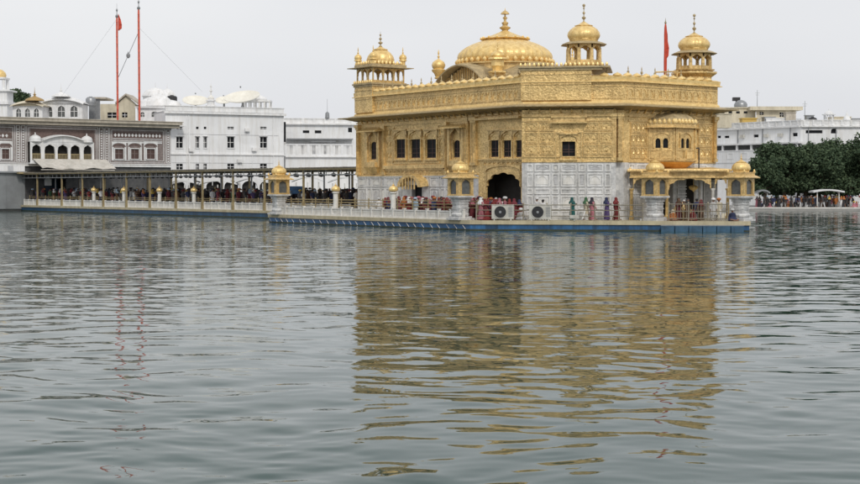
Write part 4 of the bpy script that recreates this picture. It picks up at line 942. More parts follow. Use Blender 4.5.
# friezes: red band with white lozenges
for (x0,x1) in ((-20,13.5),(112,163.5)):
    a, b = FD.s(x0), FD.s(x1)
    z1_ = gz((x0+x1)/2,132.5); z2_ = gz((x0+x1)/2,138.5); rd.fbox(FD, a+0.2, b-0.2, 0.003, 0.03, z2_, z1_)
    k = a+0.35
    while k < b-0.6: 
        wt.add([FD.p(k,0.05,(z1_+z2_)/2),FD.p(k+0.22,0.05,z2_+0.15),FD.p(k+0.44,0.05,(z1_+z2_)/2),FD.p(k+0.22,0.05,z1_-0.15)],[(0,1,2,3)]); k += 0.55
    wt.fbox(FD, a+0.2, b-0.2, 0.003, 0.09, z2_-0.12, z2_-0.03); wt.fbox(FD, a+0.2, b-0.2, 0.003, 0.09, z2_-0.42, z2_-0.32)
    z3 = gz((x0+x1)/2,142); wt.fbox(FD, a+0.2, b-0.2, 0.003, 0.06, z3-0.2, z3)
rd.fbox(FD, FD.s(31.5), FD.s(94.5), 0.003, 0.03, zA+0.5, zB-0.5)
for w in wins:
    a,b,c,d = w; wt.frame(FD, a-0.12, b+0.12, c-0.12, d+0.05, 0.06, 0.14, 0.12); wt.fbox(FD, a-0.45, a-0.2, 0.003, 0.14, c-0.2, d+0.2); wt.fbox(FD, b+0.2, b+0.45, 0.003, 0.14, c-0.2, d+0.2)
    wt.archfill(FD, a-0.45, b+0.45, d+0.15, d+1.0, 0.003, 0.10, k=0.75); rd.archfill(FD, a-0.15, b+0.15, d+0.1, d+0.75, 0.003, 0.05, k=0.5)
    m = MB(); m.fbox(FD, a, b, -0.12, -0.06, c, d); p = m.build('window', brown_wood, gate); m = MB(); m.fbox(FD,(a+b)/2-0.03,(a+b)/2+0.03,-0.055,-0.03,c,d); m.fbox(FD,a,b,-0.055,-0.03,(c+d)/2-0.03,(c+d)/2+0.03); m.build('window_bar', pat_dark, p)
wt.build('white_inlay', white_trim, gate); rd.build('red_inlay', red_brick, gate)
# arched balcony
bz0, bz1 = gz(63,160.5,1.2), gz(63,147,1.2)
bal_ = MB(); xs = [32.5,41.5,45,55.5,58,68.5,71,80.5,84,92.5]
FDb = Fr(Vector(FD.p(0,1.2,0)[:2]), V, NR)
holes = []
zsill = gz(63,160.5,1.2); ztopA = gz(63,144.5,1.2)
for i in range(5): holes.append((FDb.s(xs[2*i]), FDb.s(xs[2*i+1]), zsill, ztopA))
sa, sb = FDb.s(30.5), FDb.s(94.5); ztw = gz(63,142.3,1.2)
bal_.wall(FDb, sa, sb, zsill-0.5, ztw, holes, depth=0.35)
for h in holes: bal_.archfill(FDb, h[0], h[1], h[3]-0.85, h[3]-0.001, -0.33, 0.02, cusp=3); bal_.archfill(FDb, h[0]-0.1, h[1]+0.1, h[3]-0.5, h[3]+0.12, 0.022, 0.07)
bal_.fbox(FDb, sa, sb, -1.2, -0.36, zsill-0.5, zsill-0.35); bal_.fbox(FDb, sa-0.2, sb+0.2, 0.003, 0.35, zsill-0.52, zsill-0.36)
bo = bal_.build('arched_balcony', white_trim, gate)
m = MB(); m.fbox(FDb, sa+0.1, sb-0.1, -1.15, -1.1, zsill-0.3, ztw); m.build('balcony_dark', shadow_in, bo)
m = MB(); c0, c1 = FDb.s(43), FDb.s(83.5); zq = ztw; hq = gz(63,134.5,1.2)-ztw; K = 18
for i in range(K):
    t0,t1 = i/K,(i+1)/K; f = lambda t: hq*math.sin(math.pi*(0.12+0.76*t))**0.9
    x0_,x1_ = c0+(c1-c0)*t0, c0+(c1-c0)*t1
    m.hexa([FDb.p(x0_,-1.1,zq),FDb.p(x1_,-1.1,zq),FDb.p(x1_,0.05,zq),FDb.p(x0_,0.05,zq),FDb.p(x0_,-1.1,zq+f(t0)-0.25),FDb.p(x1_,-1.1,zq+f(t1)-0.25),FDb.p(x1_,0.05,zq+f(t1)-0.25),FDb.p(x0_,0.05,zq+f(t0)-0.25)])
    m.hexa([FDb.p(x0_,-1.1,zq+f(t0)-0.248),FDb.p(x1_,-1.1,zq+f(t1)-0.248),FDb.p(x1_,0.55,zq+f(t1)-0.248),FDb.p(x0_,0.55,zq+f(t0)-0.248),FDb.p(x0_,-1.1,zq+f(t0)),FDb.p(x1_,-1.1,zq+f(t1)),FDb.p(x1_,0.55,zq+f(t1)-0.1),FDb.p(x0_,0.55,zq+f(t0)-0.1)])
m.build('curved_roof', white_trim, bo)
for px in (37, 88.5):
    q = FDb.p(FDb.s(px), -0.5, 0); m = MB(); m.lathe([(0.95,0),(1.0,0.1),(0.8,0.18),(0.85,0.4),(0.7,0.75),(0.35,0.95),(0.08,1.05),(0.1,1.15),(0.01,1.4)], 20, (q[0],q[1],ztw)); m.build('turret_dome', white_trim, bo, True)
m = MB(); zg = zsill
for h in holes:
    m.fbox(FDb, h[0], h[1], -0.2, -0.12, zg+0.85, zg+0.95); k = h[0]+0.08
    while k < h[1]-0.05: m.fbox(FDb, k, k+0.07, -0.18, -0.14, zg, zg+0.85); k += 0.17
m.build('balcony_railing', brass, bo)
# awning sheet under the balcony
aw = MB(); sA_, sB_ = FD.s(30), FD.s(103); z1_, z0_ = gz(66,160.5,1.6), gz(66,168.5,3.4); K = 16
for i in range(K):
    t0, t1 = i/K, (i+1)/K; g = lambda t: 0.10*math.sin(t*21)+0.08*math.sin(t*9+1)
    a_, b_ = sA_+(sB_-sA_)*t0, sA_+(sB_-sA_)*t1; 
    aw.add([FD.p(a_,1.3,z1_+0.2),FD.p(b_,1.3,z1_+0.2),FD.p(b_+0.5,3.6,z0_+g(t1)),FD.p(a_+0.5,3.6,z0_+g(t0)),FD.p(a_,1.3,z1_+0.14),FD.p(b_,1.3,z1_+0.14),FD.p(b_+0.5,3.6,z0_-0.06+g(t1)),FD.p(a_+0.5,3.6,z0_-0.06+g(t0))],[(0,1,2,3),(4,7,6,5),(3,2,6,7),(0,4,5,1)])
aw.fbox(FD, sA_+0.3, sB_+0.3, 3.5, 3.6, z0_-0.25, z0_-0.15)
tag(aw.build('awning', mat('awning_cloth', (0.62,0.59,0.54),(0.46,0.44,0.40),0.8,0.8,stain=0.2)), 'pale cloth awning sloping out below the arched white balcony', 'awning')
# screened foot of the gateway on the water's edge
m = MB(); m.fbox(FD, sL, FD.s(25.5), -0.4, 0.0, 0.3, gz(10,172)); m.fbox(FD, sL, FD.s(26), 0.003, 0.5, gz(10,172)-0.12, gz(10,172)+0.1)
k = sL
while k < FD.s(25): m.fbox(FD, k, k+0.08, 0.003, 0.07, 0.45, gz(10,172)-0.13); k += 2.2
m.build('grey_screen', grey_sheet, gate)
m = MB(); m.fbox(FD, FD.s(15.5), FD.s(41), 0.51, 1.4, gz(28,174), gz(28,172.3)); m.build('gold_shelf', brass, gate)
m = MB(); q = FD.p(FD.s(47.3), 0.3, 0); m.box(q[0]-0.5,q[0]+0.5,q[1]-0.06,q[1],3.6,5.0)
single(m, 'white_sign', white_trim, (q[0],q[1],3.6), 'small blank white panel on the wall under the awning', 'sign')
# ------------------------------------------------------------------ ground round the pool
GZ = 0.45
FDn = [Vector(FD.p(s,-0.45,0)[:2]) for s in (FD.s(172), FD.s(25)-0.0, FD.s(-60))]
bank = [Vector((2500,150)), Vector((140,199)), Vector(at(860,203.5)), Vector(at(756,203.5)), Vector((33,212)), Vector((0,232)), Vector((-30,229)), FDn[0], FDn[1], FDn[2], Vector((-2500,-1000)), Vector((-2500,3000)), Vector((2500,3000))]
m = MB(); m.prism([b for b in bank], GZ-3, GZ); structure(m.build('ground', concrete))
m = MB(); A, B = Vector(at(745,203.2)), Vector((140,198.7)); f_ = Fr(A, B-A, (0,-1)); ln = (B-A).length
m.fbox(f_, 0, ln, -0.25, 0.3, GZ-0.10, GZ+0.07); structure(m.build('pool_kerb', white_stone))
m = MB(); m.fbox(f_, 0, ln, 0.302, 0.34, -1.5, GZ-0.16); structure(m.build('bank_wall', concrete))
m = MB(); m.prism([Vector((-300,-300)),Vector((300,-300)),Vector((300,5.5)),Vector((-300,5.5))], -1.5, 1.7); structure(m.build('near_pavement', marble_frame))
# ------------------------------------------------------------------ white buildings behind the causeway
def windows(fr, root, rects, depth, bars=True, mt=glass_dark, name='window'):
    for r in rects:
        m = MB(); m.fbox(fr, r[0]-0.01, r[1]+0.01, -depth-0.05, -depth+0.03, r[2]-0.01, r[3]+0.01); p = m.build(name, mt, root)
        if bars and r[1]-r[0] > 0.5:
            m = MB(); c = (r[0]+r[1])/2; z = (r[2]+r[3])/2; m.fbox(fr, c-0.04, c+0.04, -depth+0.03, -depth+0.08, r[2], r[3]); m.fbox(fr, r[0], r[1], -depth+0.031, -depth+0.075, z-0.04, z+0.04); m.build('window_frame', white_trim, p)
FA = Fr(at(166,234), (math.cos(R(26)), math.sin(R(26))), (math.sin(R(26)), -math.cos(R(26))))
a0, a1 = 0, FA.s(284)
def rr(fr, x0, x1, y0, y1): xm=(x0+x1)/2; a,b = sorted((fr.s(x0), fr.s(x1))); return (a, b, fr.z(xm,y1), fr.z(xm,y0))
ra = []
for (x0,x1) in ((176.5,183),(196,199.2),(203.8,207),(227.5,234.3),(260.2,267)):
    ra.append(rr(FA,x0,x1,137,147.8)); ra.append(rr(FA,x0+0.4,x1-0.2,126.8,129.2)); ra.append(rr(FA,x0,x1,163.8,169.5))
zA_ = FA.z(225,112); zB_ = FA.z(225,154.5)
arA = []; k = 0.6
while k < a1-3: arA.append((k, k+2.7, GZ, 4.5)); k += 3.1
bA = thing('white_building', FA.p((a0+a1)/2,-6,GZ), 'plain white three storey building behind the causeway with two large satellite dishes on its roof', 'building')
m = MB(); m.wall(FA, a0, a1, GZ, zA_, ra+arA, depth=0.35)
for h in arA: m.archfill(FA, h[0], h[1], 3.3, 4.499, -0.34, 0.0)
fs = Fr(Vector(FA.p(a1,0,0)[:2]), -FA.N, FA.D); m.wall(fs, 0, 12, GZ, zA_); fs2 = Fr(Vector(FA.p(0,0,0)[:2]), -FA.N, -FA.D); m.wall(fs2, 0, 12, GZ, zA_)
m.fbox(FA, a0, a1, -12, -0.36, zA_-0.3, zA_-0.05)
m.build('wall', white_wall, bA)
windows(FA, bA, ra, 0.3); windows(FA, bA, arA, 0.9, False, shadow_in, 'archway')
m = MB(); m.fbox(FA, a0-0.3, a1+0.3, 0.003, 0.45, zA_-0.45, zA_-0.1); m.fbox(FA, a0-0.2, a1+0.2, 0.003, 0.2, zB_-0.12, zB_+0.12); m.fbox(FA, a0, a1, -0.3, 0.1, zA_+0.0, zA_+0.75); m.fbox(FA, a0-0.1, a1+0.1, -0.35, 0.2, zA_+0.75, zA_+0.87)
for r in ra[0::3]: m.fbox(FA, r[0]-0.15, r[1]+0.15, 0.003, 0.35, r[3]+0.1, r[3]+0.2); m.fbox(FA, r[0]-0.1, r[1]+0.1, 0.003, 0.12, r[2]-0.15, r[2]-0.03)
m.fbox(FA, FA.s(188.5), FA.s(189.6), 0.003, 0.14, GZ, zA_-0.5); m.fbox(FA, FA.s(176)-1.6, FA.s(182.5), 0.5, 2.2, FA.z(178,127), FA.z(178,126))
m.build('cornice', white_trim, bA)
# pipes, wall units and grilles on the first white building
rgA = random.Random(3)
m = MB()
for px in (186.5, 212, 240, 252, 273): s_ = FA.s(px); m.fbox(FA, s_, s_+0.11, 0.003, 0.12, GZ+3.2, zB_-0.2 if px in (212,252) else zA_-0.46)
m.build('drain_pipe', white_trim, bA)
for (px, py) in ((191,150),(239.5,161),(254,149.5),(247,130)):
    s_, z_ = FA.s(px), FA.z(px,py); m = MB(); m.fbox(FA, s_-0.4, s_+0.4, 0.1, 0.5, z_-0.28, z_+0.28); m.fbox(FA, s_-0.3, s_+0.1, 0.501, 0.52, z_-0.2, z_+0.2); m.fbox(FA, s_-0.35, s_+0.35, 0.003, 0.1, z_-0.3, z_-0.22); m.build('wall_unit', white_trim, bA)
m = MB(); z_ = FA.z(230,135); m.fbox(FA, a0+2, a1-1, 0.02, 0.045, z_, z_+0.03); m.fbox(FA, a0+1, a1-2, 0.02, 0.045, z_-4.7, z_-4.67); m.build('wall_cable', steel_grey, bA)
for r in ra:
    if r[3]-r[2] > 1.2: m = MB(); m.frame(FA, r[0]-0.12, r[1]+0.12, r[2]-0.12, r[3]+0.12, 0.003, 0.10, 0.12); m.build('window_surround', white_trim, bA)
# pipes and a lower rear wing
FBb = Fr(at(282,252), (math.cos(R(8)), math.sin(R(8))), (math.sin(R(8)), -math.cos(R(8))))
b0_, b1_ = FBb.s(270), FBb.s(420)
rb = [rr(FBb,303,309.5,130.4,133.2), rr(FBb,315,321.5,130.4,133.4), rr(FBb,348.2,352.2,127.8,132.4)]
arB = [(FBb.s(284)+k*3.2, FBb.s(284)+k*3.2+2.8, GZ, 4.5) for k in range(7)]
bB = thing('white_building', FBb.p((b0_+b1_)/2,-6,GZ), 'long white building with a parapet and panelled balcony, next to the gold temple eave', 'building')
zt_ = FBb.z(320,123.5); zb_ = FBb.z(320,154.5)
m = MB(); m.wall(FBb, b0_, b1_, GZ, zt_, rb+arB, depth=0.3); 
for h in arB: m.archfill(FBb, h[0], h[1], 3.3, 4.499, -0.29, 0.0)
m.fbox(FBb, b0_, b1_, -14, -0.31, zt_-0.3, zt_-0.02); m.build('wall', white_wall, bB)
windows(FBb, bB, rb, 0.25, False); windows(FBb, bB, arB, 0.9, False, shadow_in, 'archway')
m = MB(); zp = FBb.z(320,118.3)
m.fbox(FBb, b0_, b1_, 0.003, 0.5, zt_-0.25, zt_); m.fbox(FBb, b0_, b1_, -0.2, 0.0, zt_+0.002, zp-0.15); m.fbox(FBb, b0_, b1_, -0.3, 0.1, zp-0.148, zp)
k = b0_
while k < b1_: m.fbox(FBb, k, k+0.3, 0.002, 0.12, zt_+0.003, zp-0.15); k += 1.9
m.build('parapet', white_trim, bB)
# balcony in front of the rear wing
FBc = Fr(Vector(FBb.p(0,2.4,0)[:2]), FBb.D, FBb.N); c0, c1 = FBc.s(285.5), FBc.s(353.5); zc_ = FBc.z(320,156); zd_ = FBc.z(320,144)
m = MB(); m.fbox(FBc, c0, b1_+4, -2.3, 0.3, zc_-0.25, zc_); m.fbox(FBc, c0, b1_+4, -2.3, -0.1, GZ, zc_-0.26); m.fbox(FBc, c0, c1, -0.2, 0.0, zc_+0.001, zc_+0.3); m.fbox(FBc, c0, c1, -0.25, 0.05, zd_-0.2, zd_)
k = c0; e = (c1-c0)/6
for i in range(7): m.fbox(FBc, c0+e*i-0.2, c0+e*i+0.2, -0.25, 0.04, zc_+0.3, zd_-0.2)
m.build('balcony', white_wall, bB)
m = MB()
for i in range(6):
    m.fbox(FBc, c0+e*i+0.2, c0+e*i+0.7, -0.14, -0.06, zc_+0.3, zd_-0.2); m.fbox(FBc, c0+e*(i+1)-0.7, c0+e*(i+1)-0.2, -0.14, -0.06, zc_+0.3, zd_-0.2); q = c0+e*i+0.7
    while q < c0+e*(i+1)-0.7: m.fbox(FBc, q, q+0.09, -0.13, -0.07, zc_+0.3, zd_-0.2); q += 0.22
m.build('balcony_screen', white_trim, bB)
m = MB(); m.fbox(FBc, c0+0.3, c1, -2.35, -0.6, FBc.z(320,139.5), FBc.z(320,138.3)); m.fbox(FBc, FBc.s(311), FBc.s(335), -0.5, 0.2, FBc.z(320,141.8), FBc.z(320,141.0)); m.build('balcony_shade', steel_grey, bB)
m = MB(); m.fbox(FBb, FBb.s(279.5), FBb.s(285.5), 2.45, 2.5, FBb.z(282,142,2.5), FBb.z(282,122,2.5)); m.build('stair_opening', glass_dark, bB)
x,y = at(327.5,253); m = MB(); m.lathe([(0.35,0),(0.4,0.1),(0.35,0.9),(0.15,1.1),(0.03,1.2),(0.02,3.4)],10,(x,y,zp)); single(m,'roof_vent',steel_grey,(x,y,zp),'small dark vent with thin mast on the long white parapet','vent')
# roof pieces of the first white building
def dish(px, py, d, w, hh, lab, tilt, yaw):
    x, y = at(px, d); z = zat(py, d); r = w/2*d/F
    base = zA_+0.0; t = thing('satellite_dish', (x,y,base), lab, 'dish', 'satellite dishes on the white roof')
    m = MB(); K = 7; S = 28
    M_ = Matrix.Rotation(yaw,4,'Z') @ Matrix.Rotation(tilt,4,'X')
    vs = []
    for (k0, off) in ((0,0.0),(1,-0.07)):
        for j in range(K+1):
            rr_ = r*j/K
            for i in range(S):
                a = 2*math.pi*i/S; v = Vector((rr_*math.cos(a), rr_*math.sin(a), 0.28*r*(j/K)**2+off)); v = M_ @ v; vs.append((v.x+x, v.y+y, v.z+z))
    fs_ = []
    n1 = (K+1)*S
    for b in (0, n1):
        for j in range(K):
            for i in range(S): k = (i+1)%S; fs_.append((b+j*S+i,b+j*S+k,b+(j+1)*S+k,b+(j+1)*S+i))
    for i in range(S): k=(i+1)%S; fs_.append((K*S+i,K*S+k,n1+K*S+k,n1+K*S+i))
    m.add(vs, fs_); m.build('reflector', dish_m, t, True)
    m = MB(); f = M_ @ Vector((0,0,0.85*r)); m.tube((x+f.x*0.9,y+f.y*0.9,z+f.z*0.9),(x+f.x,y+f.y,z+f.z),0.12)
    for a in ():
        q = M_ @ Vector((r*0.85*math.cos(a), r*0.85*math.sin(a), 0.2*r)); m.tube((x+q.x,y+q.y,z+q.z),(x+f.x*0.95,y+f.y*0.95,z+f.z*0.95),0.025)
    m.build('feed', steel_grey, t)
    m = MB(); m.tube((x,y,base),(x,y,z-0.1),0.22,0.16); m.tube((x-0.8,y,base),(x,y,z-0.5),0.07); m.tube((x+0.8,y,base),(x,y,z-0.5),0.07); m.build('mount', steel_grey, t)
dish(196, 103.5, 243, 26, 12, 'cream satellite dish left of the little roof turret', R(24), R(10))
dish(243, 101, 246, 36, 13, 'largest cream satellite dish, right of the little roof turret', R(22), R(-14))
dish(224.5, 102, 254, 17, 8, 'small white satellite dish half hidden behind the largest one', R(28), R(0))
x, y = at(211.5, 242); t = thing('roof_turret', (x,y,zA_), 'slim white turret with a spire standing between the satellite dishes', 'turret')
m = MB(); zz = zA_; h = zat(83,242)-zz
m.lathe([(1.0,0),(1.0,0.3),(0.62,0.35),(0.62,0.20*h),(0.9,0.22*h),(0.9,0.25*h),(0.6,0.27*h),(0.6,0.38*h),(0.85,0.40*h),(0.85,0.43*h),(0.5,0.45*h)], 8, (x,y,zz)); m.build('shaft', white_trim, t)
m = MB(); m.lathe([(0.5,0.45*h),(0.55,0.5*h),(0.35,0.56*h),(0.12,0.6*h),(0.1,0.7*h),(0.28,0.72*h),(0.28,0.74*h),(0.08,0.76*h),(0.07,0.86*h),(0.22,0.88*h),(0.05,0.9*h),(0.01,h)], 12, (x,y,zz)); m.build('spire', white_stone, t, True)
x, y = at(258, 250); t = thing('roof_pavilion', (x,y,zA_), 'pale open pavilion with slim pillars beyond the largest satellite dish', 'pavilion')
m = MB(); m.box(x-2.4,x+2.4,y-1.5,y+1.5,zA_+2.3,zA_+2.6); m.lathe([(1.6,2.6),(1.7,2.8),(1.3,3.2),(0.6,3.5),(0.05,3.7),(0.01,4.1)],16,(x,y,zA_)); m.build('roof', white_trim, t)
for i in range(6):
    for yy in (-1.3,1.3): m = MB(); m.box(x-2.3+i*0.88,x-2.1+i*0.88,y+yy-0.1,y+yy+0.1,zA_,zA_+2.3); m.build('pillar', white_stone, t)
def tank(px, d, zb, r, h, lab, mt=black_m):
    x, y = at(px, d); m = MB(); m.lathe([(r*0.98,0),(r,0.1*h),(r,0.3*h),(r*0.96,0.32*h),(r,0.34*h),(r,0.75*h),(r*0.8,0.88*h),(r*0.35,0.94*h),(r*0.35,h),(0.01,h)], 16, (x,y,zb))
    return single(m, 'water_tank', mt, (x,y,zb), lab, 'water tank', smooth=True)
# ------------------------------------------------------------------ things above and behind the gateway
def bangla(name, px0, px1, ybase, ytop, yw, d, lab, domem, cap):
    x0, _ = at(px0, d); x1, _ = at(px1, d); xc = (x0+x1)/2; hw = (x1-x0)/2; zb = GZ; zw = zat(yw, d); ztp = zat(ytop, d)
    t = thing(name, (xc,d,zb), lab, 'pavilion'); fr = Fr((x0,d),(1,0),(0,-1)); W = 2*hw
    n = 3; hs = []
    for i in range(n): c = W*(0.2+0.3*i); hs.append((c-0.085*W, c+0.085*W, zat(117,d), zw-0.35))
    m = MB(); m.wall(fr, 0, W, zb, zw, hs, depth=0.3)
    for h in hs: m.archfill(fr, h[0], h[1], h[3]-0.8, h[3]-0.001, -0.29, 0.0, cusp=3)
    m.fbox(fr, 0, W, -4, -0.31, zw-0.1, zw-0.005); s1 = Fr((x0,d),(0,1),(-1,0)); m.wall(s1,0,4,zb,zw); s2 = Fr((x1,d),(0,1),(1,0)); m.wall(s2,0,4,zb,zw)
    m.build('wall', white_trim, t); windows(fr, t, hs, 0.25, True, glass_grey)
    m = MB(); K = 20
    for i in range(K):
        t0, t1 = i/K, (i+1)/K; f = lambda q: (ztp-zw)*(math.sin(math.pi*(0.03+0.94*q)))**0.75
        a, b = -0.3+(W+0.6)*t0, -0.3+(W+0.6)*t1
        m.hexa([fr.p(a,-4.2,zw),fr.p(b,-4.2,zw),fr.p(b,0.25,zw),fr.p(a,0.25,zw),fr.p(a,-2,zw+f(t0)),fr.p(b,-2,zw+f(t1)),fr.p(b,-0.15,zw+f(t1)*0.8),fr.p(a,-0.15,zw+f(t0)*0.8)])
        m.hexa([fr.p(a,0.0,zw+f(t0)*0.7-0.15),fr.p(b,0.0,zw+f(t1)*0.7-0.15),fr.p(b,0.75,zw+f(t1)*0.7-0.35),fr.p(a,0.75,zw+f(t0)*0.7-0.35),fr.p(a,0.0,zw+f(t0)*0.7),fr.p(b,0.0,zw+f(t1)*0.7),fr.p(b,0.75,zw+f(t1)*0.7-0.25),fr.p(a,0.75,zw+f(t0)*0.7-0.25)])
    m.build('curved_roof', domem, t, True)
    m = MB(); m.lathe([(1.6,0),(1.4,0.3),(0.8,0.55),(0.25,0.75),(0.12,0.95),(0.3,1.05),(0.1,1.2),(0.05,1.6),(0.01,2.3)], 16, (xc+hw*cap[0],d-2+2.0,ztp-0.25)); m.build('roof_finial', cap[1], t, True)
    return t
bangla('curved_roof_pavilion', 13.5, 43, 118, 99.5, 106, 236, 'white pavilion with gold tinted curved roof and spiked cap beside the dark tree', mat('aged_gilt', (0.70,0.64,0.50),(0.55,0.49,0.37),1,0.6,0.0), (0.5, mat('gilt_cap',(0.45,0.30,0.12),None,2,0.5,0.3)))
bangla('curved_roof_pavilion', 41, 83, 118, 95.5, 103.5, 240, 'wide white pavilion with a pale curved roof above the gateway', white_trim, (0.0, white_trim))
# cream building
d = 250; f_ = Fr(at(88,d),(1,0.05),(0,-1)); a, b = 0, f_.s(136)
t = thing('cream_building', f_.p(b/2,-4,GZ), 'cream building with grey end wall and low gable behind the two red poles', 'building')
rc = [rr(f_,108,117,112.5,118), rr(f_,122.5,128,112.5,117.5)]
m = MB(); zz = f_.z(110,104); m.wall(f_, f_.s(101), b, GZ, zz, rc, depth=0.3)
m.add([f_.p(f_.s(118),0.0,zz),f_.p(f_.s(137),0.0,zz),f_.p(f_.s(127),0.0,f_.z(127,95.5))],[(0,1,2)]); m.fbox(f_, f_.s(101), b, -8, -0.31, zz-0.2, zz-0.02)
m.build('wall', cream_wall, t); windows(f_, t, rc, 0.25)
m = MB(); m.wall(f_, f_.s(89.5), f_.s(101)-0.02, GZ, f_.z(95,99)); 
for k in range(6): m.fbox(f_, f_.s(90)+0.3*k, f_.s(90)+0.3*k+0.1, 0.002, 0.08, f_.z(95,118), f_.z(95,100))
m.build('grey_end_wall', steel_grey, t)
m = MB()
A_, B_, C_ = (f_.s(116.5),zz+0.0), (f_.s(127),f_.z(127,95.3)), (f_.s(138.5),zz)
for (p,q) in ((A_,B_),(B_,C_)): m.hexa([f_.p(p[0],-6,p[1]),f_.p(q[0],-6,q[1]),f_.p(q[0],0.5,q[1]),f_.p(p[0],0.5,p[1]),f_.p(p[0],-6,p[1]+0.3),f_.p(q[0],-6,q[1]+0.3),f_.p(q[0],0.5,q[1]+0.3),f_.p(p[0],0.5,p[1]+0.3)])
m.fbox(f_, f_.s(89), f_.s(107), -6, 0.5, f_.z(95,99)+0.002, f_.z(95,99)+0.3); m.build('roof', roof_cream, t)
tank(91.5, 247, zat(106,247), 0.85, 1.6, 'dark tank at the corner of the grey end wall of the cream building', steel_grey)
m = MB(); x,y = at(104,246); m.tube((x,y,zat(104,250)+0.0),(x,y,zat(98.5,246)),0.9); 
# white domed building
d = 240; f_ = Fr(at(138,d),(1,0.1),(0,-1)); W = f_.s(177)
t = thing('domed_building', f_.p(W/2,-4,GZ), 'white building with clustered low domes behind the taller red pole', 'building')
hs = [rr(f_,141,145,112,117), rr(f_,152,159,111.5,117), rr(f_,164,167,112,116), rr(f_,169.5,172.5,112,116)]
m = MB(); zz = f_.z(157,108); m.wall(f_, 0, W, GZ, zz, hs, depth=0.3)
for h in hs: m.archfill(f_, h[0], h[1], h[3]-0.4, h[3]-0.001, -0.29, 0)
m.fbox(f_, 0, W, -6, -0.31, zz-0.2, zz-0.01); m.build('wall', white_trim, t); windows(f_, t, hs, 0.25, True, glass_grey)
m = MB(); m.fbox(f_, -0.3, W+0.3, -6, 0.5, zz+0.0, zz+0.22); m.build('cornice', white_wall, t)
for (px, r, h0, h1) in ((147,1.7,0.22,1.9),(157,2.6,0.22,2.5),(168,1.9,0.22,1.7),(151,2.2,2.0,3.7),(163,1.4,1.8,3.6)):
    x = f_.p(f_.s(px),-2.5 if h0 < 1 else -4.5,0); H = h1-h0
    m = MB(); m.lathe([(r*0.95,h0-1.5 if h0>1 else h0),(r*0.95,h0+0.1),(r*1.05,h0+0.15),(r*1.0,h0+0.3*H),(r*0.82,h0+0.6*H),(r*0.5,h0+0.84*H),(r*0.15,h0+0.96*H),(0.08,h0+H),(0.05,h0+H+0.5),(0.01,h0+H+0.9)], 24, (x[0],x[1],zz), ribs=12, amp=0.03); m.build('dome', white_trim, t, True)
tank(172.5, 243, zat(103,243), 0.9, 1.3, 'black tank on the white domed building')
m = MB(); x,y = at(172.5,243); m.box(x-1,x+1,y-1,y+1,zat(112,243),zat(103,243)); single(m,'tank_stand',white_trim,(x,y,zat(112,243)),'pale block that carries the black tank by the white domes','stand')
# far left tower
x, y = at(0.5, 255); t = thing('white_tower', (x,y,GZ), 'white tower with a gold dome rising beside the dark rounded tree', 'tower')
m = MB(); m.box(x-1.9,x+1.9,y-1.9,y+1.9,GZ,zat(92,255)); m.box(x-3.2,x+2.2,y-2.3,y+2.3,zat(105,255),zat(102,255)); m.box(x-2.3,x+1.9+0.6,y-2.3,y+2.3,zat(92,255),zat(90.5,255)); 
for a in (-1.1,1.1):
    for b in (-1.1,1.1): m.tube((x+a,y+b,zat(90.5,255)),(x+a,y+b,zat(79.5,255)),0.28)
m.box(x-2.0,x+1.45,y-1.6,y+1.6,zat(79.5,255),zat(77.8,255)); m.build('shaft', white_wall, t)
m = MB(); zq = zat(77.8,255); m.lathe([(1.3,0),(1.45,0.4),(1.3,0.9),(0.8,1.35),(0.2,1.55),(0.05,2.0),(0.01,2.8)],20,(x-0.2,y,zq)); m.build('dome', gold_dome, t, True)
# the two red poles
def nishan(px, d, ytop, r, lab, flag):
    x, y = at(px, d); zt = zat(ytop, d); t = thing('red_pole', (x,y,GZ), lab, 'flagpole')
    m = MB(); n = 26; prof = []
    for i in range(n+1):
        z = GZ+(zt-2.2-GZ)*i/n; prof += [(r*1.0,z-GZ),(r*0.9,z-GZ+0.35),(r*1.12,z-GZ+0.42),(r*1.0,z-GZ+0.5)] if i < n else [(r*0.8,z-GZ)]
    m.lathe(prof, 12, (x,y,GZ)); m.build('pole', pole_red, t, True)
    m = MB(); m.lathe([(r*0.6,0),(r*1.4,0.15),(r*1.5,0.4),(r*0.5,0.6),(r*0.3,1.0),(r*0.9,1.2),(r*0.9,1.4),(r*0.2,1.6),(0.02,2.4)],10,(x,y,zt-2.3)); m.build('spear_tip', steel_grey, t, True)
    if flag:
        zf = zat(14,d); pts = [(0,0.0),(0.35,-0.9),(0.55,-1.7),(0.5,-2.4),(0.0,-2.7)]; m = MB()
        for i in range(4):
            (a,b),(c,e) = pts[i],pts[i+1]; w = 0.12*math.sin(i*1.7)
            m.hexa([(x+0.2,y,zf+b),(x+0.25+a,y+w,zf+b),(x+0.25+c,y-w,zf+e),(x+0.2,y,zf+e),(x+0.2,y+0.06,zf+b),(x+0.25+a,y+w+0.06,zf+b),(x+0.25+c,y-w+0.06,zf+e),(x+0.2,y+0.06,zf+e)])
        m.build('flag', red_cloth, t)
    return t
nishan(118.3, 233, 4, 0.17, 'shorter bright red wrapped pole with a small hanging flag above the gateway roof', True)
nishan(140, 236, -4, 0.18, 'taller bright red wrapped pole rising in front of the white domes', False)
m = MB()
def cab(pa, pb, r=0.035, sag=0.0, n=10):
    for i in range(n):
        t0, t1 = i/n, (i+1)/n; A_ = Vector(pa).lerp(Vector(pb), t0); B_ = Vector(pa).lerp(Vector(pb), t1); A_.z -= sag*4*t0*(1-t0); B_.z -= sag*4*t1*(1-t1); m.tube(A_, B_, r, None, 5)
p0 = (*at(119.5,233), zat(77,233)); p1 = (*at(139,236), zat(34,236)); cab(p0, p1, 0.06)
